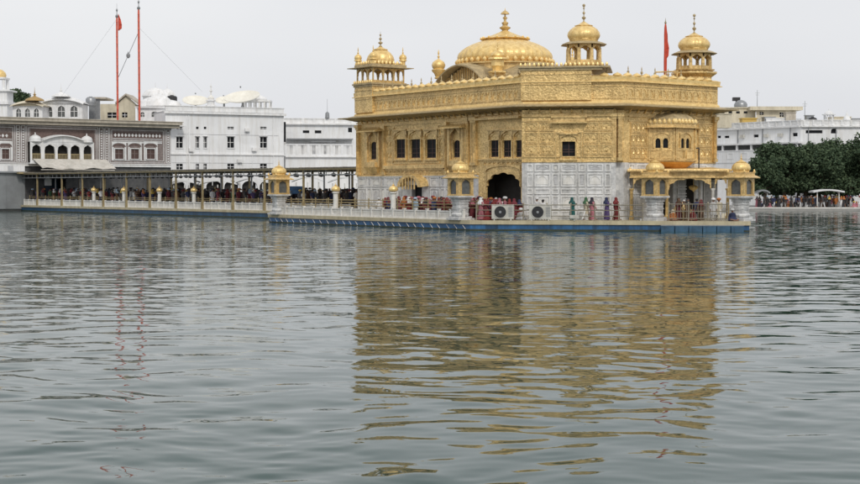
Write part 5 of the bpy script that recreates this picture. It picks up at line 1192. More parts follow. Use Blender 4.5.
pm = Vector(p0).lerp(Vector(p1), 0.5); m.lathe([(0.05,-0.5),(0.3,-0.3),(0.34,0.1),(0.1,0.4),(0.05,0.6)],8,(pm.x,pm.y,pm.z)); tag(m.build('tie_cable', steel_grey), 'slanting cable with a small lantern between the two red poles', 'cable')
m = MB(); cab((*at(140.5,236), zat(28,236)), (*at(203,241), zat(92,241)), 0.013); tag(m.build('stay_cable', steel_grey), 'thin stay cable running down from the taller red pole towards the roof turret', 'cable')
m = MB(); cab((*at(117.5,233), zat(20,233)), (*at(60,236), zat(100,236)), 0.013); tag(m.build('stay_cable', steel_grey), 'thin stay cable running down from the shorter red pole to the curved roof pavilion', 'cable')
# ------------------------------------------------------------------ right hand white building
FRa = Fr(at(800,228), (-0.588,0.809), (-0.809,-0.588)); L1 = FRa.s(690)
FRb = Fr(at(800,228), (1,0.01), (0.01,-1)); L2 = FRb.s(900)
def r2(fr, x0, x1, y0, y1): xm=(x0+x1)/2; a,b = sorted((fr.s(x0), fr.s(x1))); return (a,b,fr.z(xm,y1),fr.z(xm,y0))
hA = [r2(FRa,717,720.5,135.8,138.2), r2(FRa,724,728.8,135.8,138.2), r2(FRa,753,758,134.6,137.4), r2(FRa,762.5,767.3,134.6,137.3), r2(FRa,792,797,132.9,136.4)]
hB = [r2(FRb,805.2,822,130.2,133.4), r2(FRb,830.3,836.4,128.4,133.5), r2(FRb,868,875,129,133.5)]
br_ = thing('white_building', FRb.p(0,-6,GZ), 'long white building with small dark windows rising behind the dark trees across the pool', 'building')
ztr = FRb.z(820,125.5)
m = MB(); m.wall(FRa, 0, L1, GZ, ztr, hA, depth=0.3); m.wall(FRb, 0, L2, GZ, ztr, hB, depth=0.4); m.archfill(FRb, hB[1][0], hB[1][1], hB[1][3]-0.5, hB[1][3]-0.001, -0.38, 0.0)
m.prism([Vector(FRa.p(0,-0.5,0)[:2]), Vector(FRb.p(L2,-0.5,0)[:2]), Vector(FRb.p(L2,-20,0)[:2]), Vector(FRa.p(L1,-3,0)[:2])+Vector((12,10)), Vector(FRa.p(L1,-0.5,0)[:2])], ztr-0.3, ztr-0.02); m.build('wall', white_wall, br_)
windows(FRa, br_, hA, 0.25, False); windows(FRb, br_, hB, 0.35, False)
m = MB(); zp2 = FRb.z(820,119.8)
for fr, ln in ((FRa, L1), (FRb, L2)):
    m.fbox(fr, 0.02, ln, -0.25, 0.0, ztr+0.001, zp2-0.15); m.fbox(fr, 0.05, ln, 0.003, 0.4, ztr-0.28, ztr-0.05); m.fbox(fr, 0.03, ln, -0.3, 0.08, zp2-0.149, zp2)
    k = 0.4
    while k < ln: m.fbox(fr, k, k+0.28, 0.002, 0.1, ztr+0.003, zp2-0.15); m.fbox(fr, k+0.6, k+1.0, 0.002, 0.05, ztr+0.2, zp2-0.35); k += 1.5
m.build('parapet', white_trim, br_)
FRc = Fr(Vector(FRa.p(0,1.5,0)[:2]), FRa.D, FRa.N); zq1, zq0 = FRc.z(760,150.5), FRc.z(760,160.5); zsh = FRc.z(760,146.6)
m = MB(); m.fbox(FRc, -1.0, L1, -1.5, 0.0, zq0-0.3, zq0); m.fbox(FRc, -1.0, L1, -0.2, 0.0, zq0+0.001, zq1); m.fbox(FRc, -1.0, L1, -0.25, 0.08, zq1+0.001, zq1+0.15); m.fbox(FRc, -1.0, L1, -1.5, 0.25, zsh+0.35, zsh+0.6); m.fbox(FRc, -1.0, L1, -1.5, -0.1, GZ, zq0-0.301)
k = -0.6
while k < L1: m.fbox(FRc, k, k+0.35, -0.22, 0.04, zq1+0.151, zsh+0.35); m.frame(FRc, k+0.9, k+2.2, zq0+0.3, zq1-0.3, 0.003, 0.06, 0.1); k += 3.1
m.build('balcony', white_wall, br_)
m = MB(); m.fbox(FRa, 0.1, L1, 0.003, 0.03, zsh-0.55, zsh+0.3); m.build('balcony_opening', glass_grey, br_)
m = MB()
for k in (1.2, 5.6, 9.9): m.fbox(FRb, k, k+0.1, 0.003, 0.12, GZ, ztr-0.3)
for k in (2.0, 7.7, 13.0): m.fbox(FRa, k, k+0.1, 0.003, 0.12, zsh+0.7, ztr-0.3)
m.build('drain_pipe', steel_grey, br_)
for k in (3.5, 6.4, 11.5): m = MB(); m.fbox(FRa, k, k+0.8, 0.1, 0.5, ztr-1.7, ztr-1.15); m.build('wall_unit', ac_white, br_)
# roof clutter on the right building
zr_ = ztr
d = 243; f_ = Fr(at(752,d),(1,0.02),(0,-1)); t = thing('roof_house', f_.p(f_.s(775),-3,zr_-0.3), 'cream rooftop house with a flat overhanging slab above the dark trees', 'rooftop house')
W = f_.s(798.5); hs = [r2(f_,759,763,112,115), r2(f_,779,783.5,112.5,117), r2(f_,786,792,112,117)]
m = MB(); z1_ = f_.z(775,110.4); m.wall(f_, 0.6, W-0.6, zr_-0.3, z1_, hs, depth=0.3); m.fbox(f_, 0.6, W-0.6, -6, -0.31, zr_-0.3, z1_-0.01) if False else None
m.build('wall', cream_wall, t); windows(f_, t, hs, 0.25)
m = MB(); m.fbox(f_, -0.6, W+0.4, -6, 0.9, z1_+0.0, f_.z(775,106.8)); m.build('roof_slab', cream_wall, t)
m = MB()
k = 0.3
while k < W: m.fbox(f_, k, k+0.06, 1.4, 1.46, zr_, zr_+1.6); k += 0.5
m.fbox(f_, 0.3, W, 1.4, 1.46, zr_+1.6, zr_+1.68); m.build('roof_rail', steel_grey, t)
x, y = at(747.5, 240); m = MB(); m.box(x-1.2,x+1.2,y-1,y+1,zr_-0.3,zat(119.2,240)); m.box(x-1.35,x+1.35,y-1.15,y+1.15,zat(119.2,240),zat(118.2,240)); single(m,'roof_hut',yellow_m,(x,y,zr_-0.3),'small yellow hut on the white roof beside the gold temple','hut')
d = 246; x, y = at(729, d); t = thing('roof_house', (x,y,zr_-0.3), 'low cream rooftop block next to the gold eave with a domed dark tank on top', 'rooftop house')
m = MB(); m.box(x-4.5,x+4.0,y-2,y+2,zr_-0.3,zat(109,d)); m.box(x-4.8,x+4.4,y-2.2,y+2.2,zat(109,d),zat(108,d)); m.build('wall', cream_wall, t)
m = MB()
for i in range(5): m.box(x-3.2+i*1.3,x-2.6+i*1.3,y-2.06,y-2.01,zat(114,d),zat(112,d))
m.build('window', glass_dark, t)
x, y = at(740, 245); m = MB(); m.lathe([(1.1,0),(1.15,0.5),(0.95,0.9),(0.5,1.2),(0.1,1.3)],16,(x,y,zat(108,246))); single(m,'domed_tank',steel_grey,(x,y,zat(108,246)),'grey domed tank on the low rooftop block','water tank',smooth=True)
x, y = at(735.5, 247); m = MB(); m.box(x-0.6,x+0.6,y-0.5,y+0.5,zat(101,247),zat(97.5,247)); m.tube((x,y,zat(108,246)),(x,y,zat(101,247)),0.12); single(m,'roof_box',black_m,(x,y,zat(108,246)),'black box raised on a thin stem above the low rooftop block','box')
rgc = random.Random(12)
for i, (px, d_, w_, h_, dp_, mt_, lab) in enumerate(((722,236,1.2,1.6,1.4,cream_wall,'small cream stair hut on the white roof right beside the gold eave'),(768,238,0.9,1.2,1.0,steel_grey,'small grey plant box between the masts on the white roof'),(776,238,2.0,1.0,1.2,white_trim,'low white box in front of the cream rooftop house'),(789,237,0.8,1.9,0.9,roof_cream,'narrow tan chimney block in front of the cream rooftop house'),(808.5,236,0.6,1.4,0.6,steel_grey,'slim grey duct just beyond the shorter mast'),(838,236,1.6,1.1,1.4,cream_wall,'low cream hut between the open kiosk and the small spire'),(855,237,1.0,0.9,1.0,steel_grey,'grey box beyond the small spire on the parapet'))):
    x, y = at(px, d_); m = MB(); zb = zp2-1.0; m.box(x-w_,x+w_,y-dp_,y+dp_,zb,zb+h_+0.6); m.box(x-w_-0.12,x+w_+0.12,y-dp_-0.12,y+dp_+0.12,zb+h_+0.6,zb+h_+0.72); m.box(x-0.25*w_,x+0.25*w_,y-dp_-0.05,y-dp_-0.01,zb+0.3,zb+h_+0.2)
    single(m, 'roof_hut', mt_, (x,y,zb), lab, 'rooftop hut')
for (px, yt, yb, d_, lab) in ((756.5,90,107,247,'taller thin mast on the cream rooftop house'),(804,101,120,230,'shorter thin mast above the corner of the white building')):
    x, y = at(px, d_); m = MB(); zb = zat(yb,d_); m.tube((x,y,zb),(x,y,zat(yt,d_)),0.06,0.03); m.tube((x-0.4,y,zat(yt+3,d_)),(x+0.4,y,zat(yt+3,d_)),0.03); m.tube((x-0.3,y,zat(yt+5,d_)),(x+0.3,y,zat(yt+5,d_)),0.03); single(m,'mast',steel_grey,(x,y,zb),lab,'mast')
x, y = at(828, 230); t = thing('roof_kiosk', (x,y,zp2), 'small white open kiosk with a domed top on the parapet', 'kiosk'); m = MB()
for k in range(6): a = k*math.pi/3; m.tube((x+0.75*math.cos(a),y+0.75*math.sin(a),zp2-0.3),(x+0.75*math.cos(a),y+0.75*math.sin(a),zp2+0.85),0.09)
m.build('columns', white_trim, t)
m = MB(); m.lathe([(1.1,0.85),(1.1,0.95),(0.7,1.0),(0.7,1.15),(0.45,1.4),(0.1,1.55),(0.03,1.9)],12,(x,y,zp2)); m.build('dome', white_trim, t)
x, y = at(846, 230); m = MB(); m.lathe([(0.6,0),(0.6,0.2),(0.45,0.5),(0.25,0.8),(0.12,1.1),(0.03,1.3),(0.01,1.7)],12,(x,y,zp2)); single(m,'small_spire',white_trim,(x,y,zp2),'small solid white spire on the parapet beyond the open kiosk','spire')
tank(812, 233, zp2-0.9, 0.7, 1.6, 'black tank just behind the white parapet beside the open kiosk')
tank(818, 233, zp2-0.9, 0.45, 1.1, 'smaller black tank beside another behind the white parapet')
# ------------------------------------------------------------------ trees
def tree(name, x, y, lobes, n, size, lab, seed, mt=leaf_dark, group=None, trunk_h=3.4):
    rg = np.random.default_rng(seed); t = thing(name, (x,y,GZ), lab, 'tree', group)
    m = MB(); m.tube((x,y,GZ-0.1),(x+0.1,y,GZ+trunk_h*0.6),0.34,0.26,10); m.tube((x+0.1,y,GZ+trunk_h*0.6),(x,y,GZ+trunk_h),0.26,0.2,10)
    for (lx,ly,lz,lr) in lobes: m.tube((x,y,GZ+trunk_h*0.8),(lx,ly,lz),0.13,0.04,6)
    m.build('trunk', trunk_m, t)
    V_ = []; 
    w = np.array([l[3]**2 for l in lobes]); w = w/w.sum()
    idx = rg.choice(len(lobes), n, p=w); L_ = np.array(lobes)[idx]
    d_ = rg.normal(size=(n,3)); d_ /= np.linalg.norm(d_,axis=1)[:,None]
    rad = L_[:,3]*(0.55+0.5*rg.random(n)**0.6); bumps = 1+0.34*np.sin(d_[:,0]*7+L_[:,0]*3)*np.cos(d_[:,2]*6+L_[:,1]*2)
    c = L_[:,:3]+d_*(rad*bumps)[:,None]*np.array([1,1,0.82])
    a = rg.normal(size=(n,3)); a /= np.linalg.norm(a,axis=1)[:,None]; b = np.cross(a, rg.normal(size=(n,3))); b /= np.linalg.norm(b,axis=1)[:,None]
    sz = size*(0.6+0.8*rg.random(n))[:,None]
    q = np.stack([c-a*sz-b*sz*0.5, c+a*sz-b*sz*0.45, c+a*sz*0.9+b*sz*0.5, c-a*sz+b*sz*0.5], axis=1).reshape(-1,3)
    q[:,2] = np.maximum(q[:,2], GZ+0.5)
    q -= np.array([x,y,GZ])
    me = bpy.data.meshes.new('crown'); me.from_pydata(q.tolist(), [], np.arange(4*n).reshape(-1,4).tolist()); me.materials.append(mt)
    o = bpy.data.objects.new('crown', me); col.objects.link(o); o.parent = t
    return t
R_trees = [(765,168,15,210,'lowest dark tree at the end of the row, closest to the gold kiosk'),
           (784,161,20,213,'dark tree second from the gold kiosk with drooping crown'),
           (805,161,20,215,'dark tree behind the first shelter, in the middle of the row'),
           (825,159,21,212,'dense dark tree above the white shelter'),
           (846,156,22,215,'tall dark tree past the white shelter'),
           (870,152,23,212,'tallest dark tree at the picture edge')]
for i, (px, py, rp, d, lab) in enumerate(R_trees):
    x, y = at(px, d); k = d/F; rg = random.Random(50+i); lobes = []
    for j in range(17):
        a = rg.random()*6.28; q = rg.random()**0.5*rp*0.85*k; zc = zat(py,d) + (rg.random()-0.62)*rp*1.15*k
        lobes.append((x+q*math.cos(a), y+q*math.sin(a), zc, rp*k*(0.42+0.24*rg.random())))
    for j in range(9): lobes.append((x+(j-4)*rp*0.25*k, y-1.5+3*rg.random(), zat(179+rg.random()*9, d), rp*k*(0.36+0.1*rg.random())))
    tree('broadleaf_tree', x, y, lobes, 17000, 0.155, lab, 100+i, leaf_dark, 'trees along the far pavement')
for i, (px, lab) in enumerate(((776,'dark tree in the back row between the first two front trees'),(798,'dark tree in the back row above the gap before the white shelter'),(819,'dark tree in the back row just before the white shelter'),(842,'dark tree in the back row behind the white shelter end'),(864,'dark tree in the back row nearest the picture edge'))):
    x, y = at(px, 220); k = 220/F; rg = random.Random(90+i)
    tree('broadleaf_tree', x, y, [(x+rg.uniform(-14,14)*k, y+rg.uniform(-1.5,1.5), zat(rg.uniform(161,190),220), rg.uniform(6,9)*k) for j in range(18)], 9000, 0.22, lab, 300+i, leaf_dark, 'trees along the far pavement')
x, y = at(16, 262); k = 262/F
tree('broadleaf_tree', x, y, [(x+dx*k, y, zat(yy,262), r*k) for (dx,yy,r) in ((-4,98,8),(2,95,7),(8,99,7),(-8,106,8),(4,106,9),(11,107,6),(-2,114,8),(0,102,8))], 5000, 0.22, 'dark rounded tree showing over the gateway roof beside the white tower', 200, leaf_dark, trunk_h=10)
for i, px in enumerate((258, 300, 345)):
    pass
# shelters and tents
def shelter(px0, px1, ytop, ybot, d, lab, name='shelter', mt=tent_w, npost=2, group=None):
    x0, y = at(px0, d); x1, _ = at(px1, d); z1 = zat(ytop, d); z0 = zat(ybot, d); t = thing(name, ((x0+x1)/2,y,GZ), lab, 'shelter', group)
    m = MB(); K = 12; W = x1-x0
    for i in range(K):
        t0,t1 = i/K,(i+1)/K; f = lambda q: z0+(z1-z0)*math.sin(math.pi*(0.08+0.84*q))
        a, b = x0+W*t0, x0+W*t1; m.hexa([(a,y-1.4,f(t0)-0.22),(b,y-1.4,f(t1)-0.22),(b,y+1.4,f(t1)-0.22),(a,y+1.4,f(t0)-0.22),(a,y-1.4,f(t0)),(b,y-1.4,f(t1)),(b,y+1.4,f(t1)),(a,y+1.4,f(t0))])
    m.build('canopy', mt, t)
    for i in range(npost):
        q = x0+W*(0.15+0.7*i/max(1,npost-1))
        m = MB(); m.tube((q,y-0.9,GZ),(q,y-0.9,z0-0.05),0.09); m.build('post', white_stone, t)
    return t
shelter(811,842,189.2,191.8,207.5,'white curved shelter over the bathers on the far pavement under the trees')
shelter(755,768,189.5,193,208,'small pale grey shelter on the far pavement next to the gold kiosk', mt=grey_sheet)
for i, (a, b, yt, yb, lab) in enumerate([(170,201,180.5,185,'long white tent behind the causeway below the slim twin windows'),(199,238,180,184.5,'long white tent behind the causeway below the satellite dishes'),(236,268,177.5,183,'taller white tent behind the causeway, left of the marble kiosk'),(292,324,176.5,182,'white tent behind the causeway between the marble kiosk and the ball post'),(328,362,177,183,'white tent behind the causeway beside the temple wall')]):
    shelter(a, b, yt, yb, 226-(8 if i>2 else 0)+4, lab, 'tent', tent_w, 3)
# dark shrubs in tubs seen through the causeway
def shrub(px, d, h, lab):
    x, y = at(px, d); t = thing('shrub', (x,y,GZ), lab, 'shrub', 'rounded shrubs on the far pavement'); rg = np.random.default_rng(int(px)); n = 700
    m = MB(); m.lathe([(0.5,0),(0.65,0.6),(0.6,0.65)],12,(x,y,GZ)); m.tube((x,y,GZ+0.6),(x,y,GZ+1.3),0.1); m.build('tub', white_stone, t)
    d_ = rg.normal(size=(n,3)); d_ /= np.linalg.norm(d_,axis=1)[:,None]; c = d_*(0.7+0.4*rg.random(n))[:,None]*np.array([1.15,1.15,h/2])+np.array([0,0,1.0+h/2])
    a = rg.normal(size=(n,3))*0.12; b = rg.normal(size=(n,3))*0.12
    q = np.stack([c-a,c-b,c+a,c+b],axis=1).reshape(-1,3); me = bpy.data.meshes.new('foliage'); me.from_pydata(q.tolist(),[],np.arange(4*n).reshape(-1,4).tolist()); me.materials.append(leaf_dark)
    o = bpy.data.objects.new('foliage', me); col.objects.link(o); o.parent = t
for px, lab in () and ((203,'dark rounded shrub in a tub behind the causeway crowd, below the slim twin windows'),(220,'dark rounded shrub in a tub behind the causeway crowd, between two tents'),(244,'dark rounded shrub in a tub behind the causeway crowd, below the largest dish'),(262,'dark rounded shrub in a tub just short of the marble kiosk'),(312,'dark rounded shrub in a tub between the marble kiosk and the nearer ball post'),(358,'dark rounded shrub in a tub beside the temple marble wall')):
    shrub(px, 226, 2.7, lab)
# ------------------------------------------------------------------ people
def skinned(verts, edges, name):
    me = bpy.data.meshes.new(name); me.from_pydata([v[:3] for v in verts], edges, []); o = bpy.data.objects.new(name, me); col.objects.link(o)
    md = o.modifiers.new('s','SKIN'); 
    for i, v in enumerate(verts): me.skin_vertices[0].data[i].radius = (v[3], v[3]*(v[4] if len(v) > 4 else 1))
    me.skin_vertices[0].data[0].use_root = True
    sd = o.modifiers.new('d','SUBSURF'); sd.levels = 1; sd.render_levels = 1
    dg = bpy.context.evaluated_depsgraph_get(); r = bpy.data.meshes.new_from_object(o.evaluated_get(dg)); bpy.data.objects.remove(o); bpy.data.meshes.remove(me)
    return r
def figure(pose):
    """joints of a person facing -y, feet at z = 0"""
    J = [(0,0,0.93,0.13),(0,0,1.12,0.115),(0,0,1.30,0.14),(0,0.0,1.43,0.055),(0,-0.01,1.51,0.078),(0,-0.015,1.585,0.088),(0,-0.005,1.645,0.055)]
    E = [(0,1),(1,2),(2,3),(3,4),(4,5),(5,6)]
    for sg in (-1, 1):
        st = {'stand':0.0,'walk':0.16*sg,'fold':0.0,'sit':0.0}[pose]
        b = len(J)
        J += [(sg*0.17,0.01,1.37,0.055)]
        if pose == 'fold': J += [(sg*0.23,-0.02,1.12,0.042),(sg*0.07,-0.24,1.20,0.028),(sg*0.03,-0.29,1.26,0.034)]
        else: J += [(sg*0.225,0.02+st*0.5,1.10,0.042),(sg*0.22,-0.05+st*1.0,0.87,0.028),(sg*0.215,-0.07+st*1.1,0.80,0.036)]
        E += [(2,b),(b,b+1),(b+1,b+2),(b+2,b+3)]
        b = len(J)
        if pose == 'sit': J += [(sg*0.10,0,0.88,0.085),(sg*0.30,-0.36,0.93,0.07),(sg*-0.05,-0.48,0.86,0.045),(sg*-0.2,-0.52,0.84,0.035)]
        else: J += [(sg*0.09,0,0.88,0.085),(sg*0.10,-0.02-st,0.48,0.055),(sg*0.10,0.03-st*1.6,0.08,0.04),(sg*0.115,-0.14-st*1.6,0.04,0.033)]
        E += [(0,b),(b,b+1),(b+1,b+2),(b+2,b+3)]
    return J, E
def person_proto(pose, dress, head):
    J, E = figure(pose); me = skinned(J, E, 'person_body')
    m = MB()
    for sg, h in ((-1, J[10]), (1, J[18])):       # five fingers and the face, added to the body surface
        for k in range(4): x = h[0]+(k-1.5)*0.014; m.tube((x,h[1]-0.01,h[2]-0.02),(x,h[1]-0.03,h[2]-0.085+0.008*abs(k-1.5)),0.0085,0.006,5)
        m.tube((h[0]-sg*0.025,h[1],h[2]),(h[0]-sg*0.05,h[1]-0.02,h[2]-0.045),0.010,0.007,5)
    m.tube((0,-0.10,1.60),(0,-0.125,1.565),0.010,0.017,6)
    for sg in (-1,1): m.ball((sg*0.086,0.0,1.585),0.022,6)
    b = len(me.vertices); vs = [v.co[:] for v in me.vertices] + m.v; fs = [tuple(p.vertices) for p in me.polygons] + [tuple(i+b for i in f) for f in m.f]
    me2 = bpy.data.meshes.new('person'); me2.from_pydata(vs, [], fs); me2.materials.append(skin_m); me2.polygons.foreach_set('use_smooth',[True]*len(fs))
    dz = -0.80 if pose == 'sit' else 0
    if dz: me2.transform(Matrix.Translation((0,0,dz)))
    o = bpy.data.objects.new('person', me2); col.objects.link(o); o['category'] = 'person'
    def part(mb, name, mt=cloth_m):
        c = mb.build(name, mt, None, True)
        if dz: c.data.transform(Matrix.Translation((0,0,dz)))
        c.parent = o; return c
    m = MB(); a = lambda k: J[k]
    if pose == 'sit':
        m.lathe([(0.34,0.80),(0.40,0.86),(0.36,0.98),(0.20,1.08),(0.17,1.15),(0.205,1.3),(0.20,1.38),(0.13,1.43),(0.06,1.46)], 20, (0,-0.05,0), ribs=7, amp=0.08, sy=0.9)
    elif dress == 'long': m.lathe([(0.27,0.06),(0.25,0.3),(0.22,0.65),(0.19,0.92),(0.155,1.10),(0.19,1.28),(0.20,1.37),(0.12,1.43),(0.06,1.46)], 20, (0,0,0), ribs=7, amp=0.10, sy=0.72)
    elif dress == 'kurta': m.lathe([(0.24,0.46),(0.23,0.6),(0.20,0.9),(0.175,1.10),(0.20,1.28),(0.205,1.37),(0.13,1.43),(0.06,1.46)], 20, (0,0,0), ribs=5, amp=0.07, sy=0.68)
    else: m.lathe([(0.195,0.80),(0.19,0.9),(0.175,1.08),(0.205,1.28),(0.21,1.37),(0.13,1.43),(0.06,1.46)], 20, (0,0,0), ribs=4, amp=0.04, sy=0.68)
    for k in (7, 15):
        A_, B_, C_ = Vector(J[k][:3]), Vector(J[k+1][:3]), Vector(J[k+2][:3])
        m.tube(A_, B_, 0.078, 0.062, 10); m.tube(B_, B_.lerp(C_, 0.8 if dress != 'shirt' else 0.1), 0.062, 0.055, 10); m.ball(tuple(B_), 0.06, 8)
    part(m, 'tunic' if dress != 'shirt' else 'shirt')
    if dress != 'long' and pose != 'sit':
        m = MB()
        for k in (11, 19):
            A_, B_, C_ = Vector(J[k][:3]), Vector(J[k+1][:3]), Vector(J[k+2][:3]); m.tube(A_, B_, 0.105, 0.078, 10); m.tube(B_, C_, 0.078, 0.065, 10); m.ball(tuple(B_), 0.077, 8)
        m.lathe([(0.15,0.80),(0.165,0.9),(0.15,0.98)],16,sy=0.72); part(m, 'trousers')
    m = MB()
    if head == 'turban': m.lathe([(0.095,1.60),(0.135,1.62),(0.15,1.67),(0.14,1.73),(0.10,1.77),(0.03,1.79)], 16, (0,0.005,0), ribs=6, amp=0.08, sy=1.1); part(m, 'turban')
    elif head == 'scarf':
        m.lathe([(0.225,1.22),(0.215,1.36),(0.14,1.46),(0.105,1.54),(0.112,1.62),(0.10,1.68),(0.05,1.72),(0.01,1.725)], 20, (0,0.035,0), ribs=5, amp=0.06, sy=0.92); part(m, 'head_scarf')
    elif head == 'kerchief': m.lathe([(0.093,1.59),(0.102,1.62),(0.10,1.67),(0.06,1.71),(0.01,1.715)], 16, (0,0.0,0), sy=1.1); m.tube((0,0.1,1.6),(0.02,0.15,1.5),0.025,0.01); part(m, 'kerchief')
    if head in ('kerchief','hair'):
        m = MB(); m.lathe([(0.08,1.53),(0.098,1.58),(0.104,1.64),(0.08,1.69),(0.01,1.71)] if head == 'hair' else [(0.075,1.50),(0.09,1.55),(0.085,1.585)], 14, (0,0.02,0), sy=1.05); part(m, 'hair', hair_m)
    return o
PR = {}
for key, args in {'tm':('stand','kurta','turban'),'tw':('walk','kurta','turban'),'sc':('fold','long','scarf'),'sw':('walk','long','scarf'),'sk':('walk','kurta','scarf'),'ks':('walk','shirt','kerchief'),'kf':('fold','shirt','kerchief'),'hs':('stand','shirt','hair'),'si':('sit','kurta','turban'),'ss':('sit','long','scarf')}.items():
    PR[key] = person_proto(*args)
used_ = set()
COL = {'maroon':(0.13,0.02,0.028),'dark red':(0.19,0.025,0.025),'rose pink':(0.40,0.15,0.18),'orange':(0.42,0.15,0.04),'navy blue':(0.03,0.04,0.10),'dark':(0.025,0.023,0.025),'charcoal':(0.045,0.043,0.045),'white':(0.62,0.62,0.62),'pale blue':(0.34,0.45,0.55),'teal':(0.012,0.085,0.08),'purple':(0.075,0.05,0.14),'brown':(0.10,0.055,0.03),'green':(0.05,0.13,0.06),'yellow':(0.55,0.38,0.07),'grey':(0.20,0.20,0.21),'cream':(0.5,0.45,0.34)}
def person(key, x, y, z, rot, main, legs, headc, label, group=None, sc_=None):
    src = PR[key]
    if key not in used_: o = src; used_.add(key)
    else: o = copy_tree(src)
    s = sc_ or rnd.uniform(0.94, 1.06); o.location = (x,y,z); o.rotation_euler = (0,0,rot); o.scale = (s*1.12,s*1.12,s)
    o['label'] = label
    if group: o['group'] = group
    for c in o.children:
        nm = c.name.split('.')[0]; k = {'tunic':main,'shirt':main,'trousers':legs}.get(nm, headc)
        v = COL[k]; j = rnd.uniform(0.75, 1.25); c.color = (v[0]*j, v[1]*j, v[2]*j, 1)
    return o
rotK = math.atan2(KD.y, KD.x)
dark_pool = ['dark','charcoal','navy blue','maroon','brown','dark','charcoal','purple','green','dark red','grey','white']
head_pool = ['dark','navy blue','orange','maroon','dark','charcoal','white','dark red','yellow','pale blue']
# crowd in the covered causeway
s = kst + 0.5; n_i = 0
while s < kend - 0.8:
    for lane in range(2):
        if rnd.random() < 0.10: continue
        ss = s + rnd.uniform(-0.35,0.35); n = -1.5 - lane*1.1 + rnd.uniform(-0.35,0.35); key = rnd.choice(['tm','tw','sc','sw','sk','ks','kf','hs']); main = rnd.choice(dark_pool); hd = rnd.choice(head_pool)
        p = FK.p(ss, n, CZ+0.46 if ss > kj else DECK)
        zone = 'beneath the gateway balcony' if ss > FK.s(100) else 'in front of the shuttered gateway windows' if ss > FK.s(168) else 'before the white building' if ss > FK.s(268) else 'between the marble kiosk and the temple'
        person(key, *p, rotK + math.pi/2*(1 if lane % 2 else -1) + rnd.uniform(-0.3,0.3), main, rnd.choice(['dark','charcoal','white','navy blue']), hd, 'person in %s clothes in the causeway crowd %s' % (main, zone), 'people in %s clothes %s' % (main, zone), rnd.uniform(1.0,1.1)); n_i += 1
    s += 1.45
# red dressed queue on the platform beside the marble wall
s = 1.5 + 3
reds = ['maroon','dark red','maroon','dark red','rose pink','maroon','brown','navy blue']
for row, (n, a, b) in enumerate(((-2.4, FPL.s(458), FPL.s(362)), (-3.2, FPL.s(458), FPL.s(362)), (-4.1, FPL.s(458), FPL.s(362)))):
    s = a
    while s < b:
        if rnd.random() < 0.9:
            main = rnd.choice(reds); key = rnd.choice(['sc','sw','sk','sc','tw']); p = FPL.p(s, n+rnd.uniform(-0.3,0.3), DECK)
            zone = 'by the small canopied door' if FPL.s(428) < s < FPL.s(402) else 'past the small canopied door' if s >= FPL.s(402) else 'beside the marble kiosk'
            person(key, *p, rnd.uniform(-0.4,0.4)+rotK-math.pi/2*(1 if rnd.random()<0.6 else -1), main, 'dark', rnd.choice(['maroon','dark red','dark red','rose pink','orange','dark','white']), 'person in %s clothes queueing at the marble wall %s' % (main, zone), '%s dressed queue %s' % (main, zone))
        s += 0.62
for (px, n, key, a, b, c, lab) in ((415.5,-1.95,'tm','pale blue','white','pale blue','person in pale blue tunic and turban with back to the balustrade railing'),(379,-2.0,'tw','white','white','white','person in white with white turban just behind the balustrade ball post'),(404,-2.1,'sw','orange','dark','orange','person in orange wrap standing before the small canopied door')):
    person(key, *FPL.p(FPL.s(px,n), n, DECK), 2.5, a, b, c, lab)
# people by the arched door
zone_people = [(481,-0.9,'sc','rose pink','dark','white','person in pink with pale head scarf at the bend of the railing'),(485,-1.8,'sw','maroon','dark','dark red','person in maroon shawl just beside the arched door kiosk'),(488,-0.8,'ss','dark red','dark','dark red','person sitting in dark red cloth at the foot of the railing'),(480.5,-1.5,'ss','rose pink','dark','maroon','person sitting in pink beside the marble kiosk pedestal'),(494,-2.4,'sk','dark red','white','dark red','person in dark red standing behind the first air conditioner'),(499,-1.9,'sc','maroon','dark','rose pink','person in maroon with pink scarf above the first air conditioner'),(505,-2.2,'tm','rose pink','white','white','person in pink with white turban in front of the dark doorway'),(509,-2.8,'sw','dark red','dark','dark red','person in red shawl in the middle of the arched doorway'),(514,-2.0,'sc','maroon','dark','maroon','person in maroon between the two air conditioners near the door'),(521,-1.3,'si','white','white','white','person in white sitting between the two air conditioners'),(519.5,-2.6,'sw','dark red','dark','navy blue','person in red with dark scarf at the door edge'),(491,-3.2,'tw','navy blue','dark','orange','person in navy with orange turban deep in the doorway queue'),
 (502,-3.4,'hs','white','dark','dark','person in white shirt far inside the doorway queue'),
 (537,-1.2,'tm','white','white','white','person in white shirt and white turban behind the second air conditioner'),(543,-1.6,'kf','white','dark','dark','person in white shirt with dark kerchief behind the second air conditioner')]
for (px,n,key,a,b,c,lab) in zone_people: person(key, *FPC.p(FPC.s(px,n), n, DECK), rnd.uniform(-1.5,1.5)+math.pi, a, b, c, lab)
for (px,n,key,a,b,c,r,lab) in ((572.5,-1.5,'sc','teal','dark','teal',1.9,'person wrapped in teal walking past the marble wall'),(586.5,-1.8,'sk','cream','white','green',1.6,'person in cream and green clothes by the marble wall, next to one in dark pink'),(592.5,-1.3,'sw','rose pink','dark','dark',1.7,'person in pink with dark shawl walking along the marble wall'),(607,-1.7,'sc','purple','dark','navy blue',1.8,'person in purple walking just ahead of one in dark red'),(616.5,-1.3,'sw','dark red','dark','dark red',1.6,'person wrapped in dark red walking by the corner of the marble wall')):
    o = person(key, *FPC.p(FPC.s(px,n), n, DECK), r, a, b, c, lab, None, 1.06)
    for ch in o.children:
        if px == 592.5 and ch.name.startswith('head'): ch.color = (0.03,0.025,0.04,1)
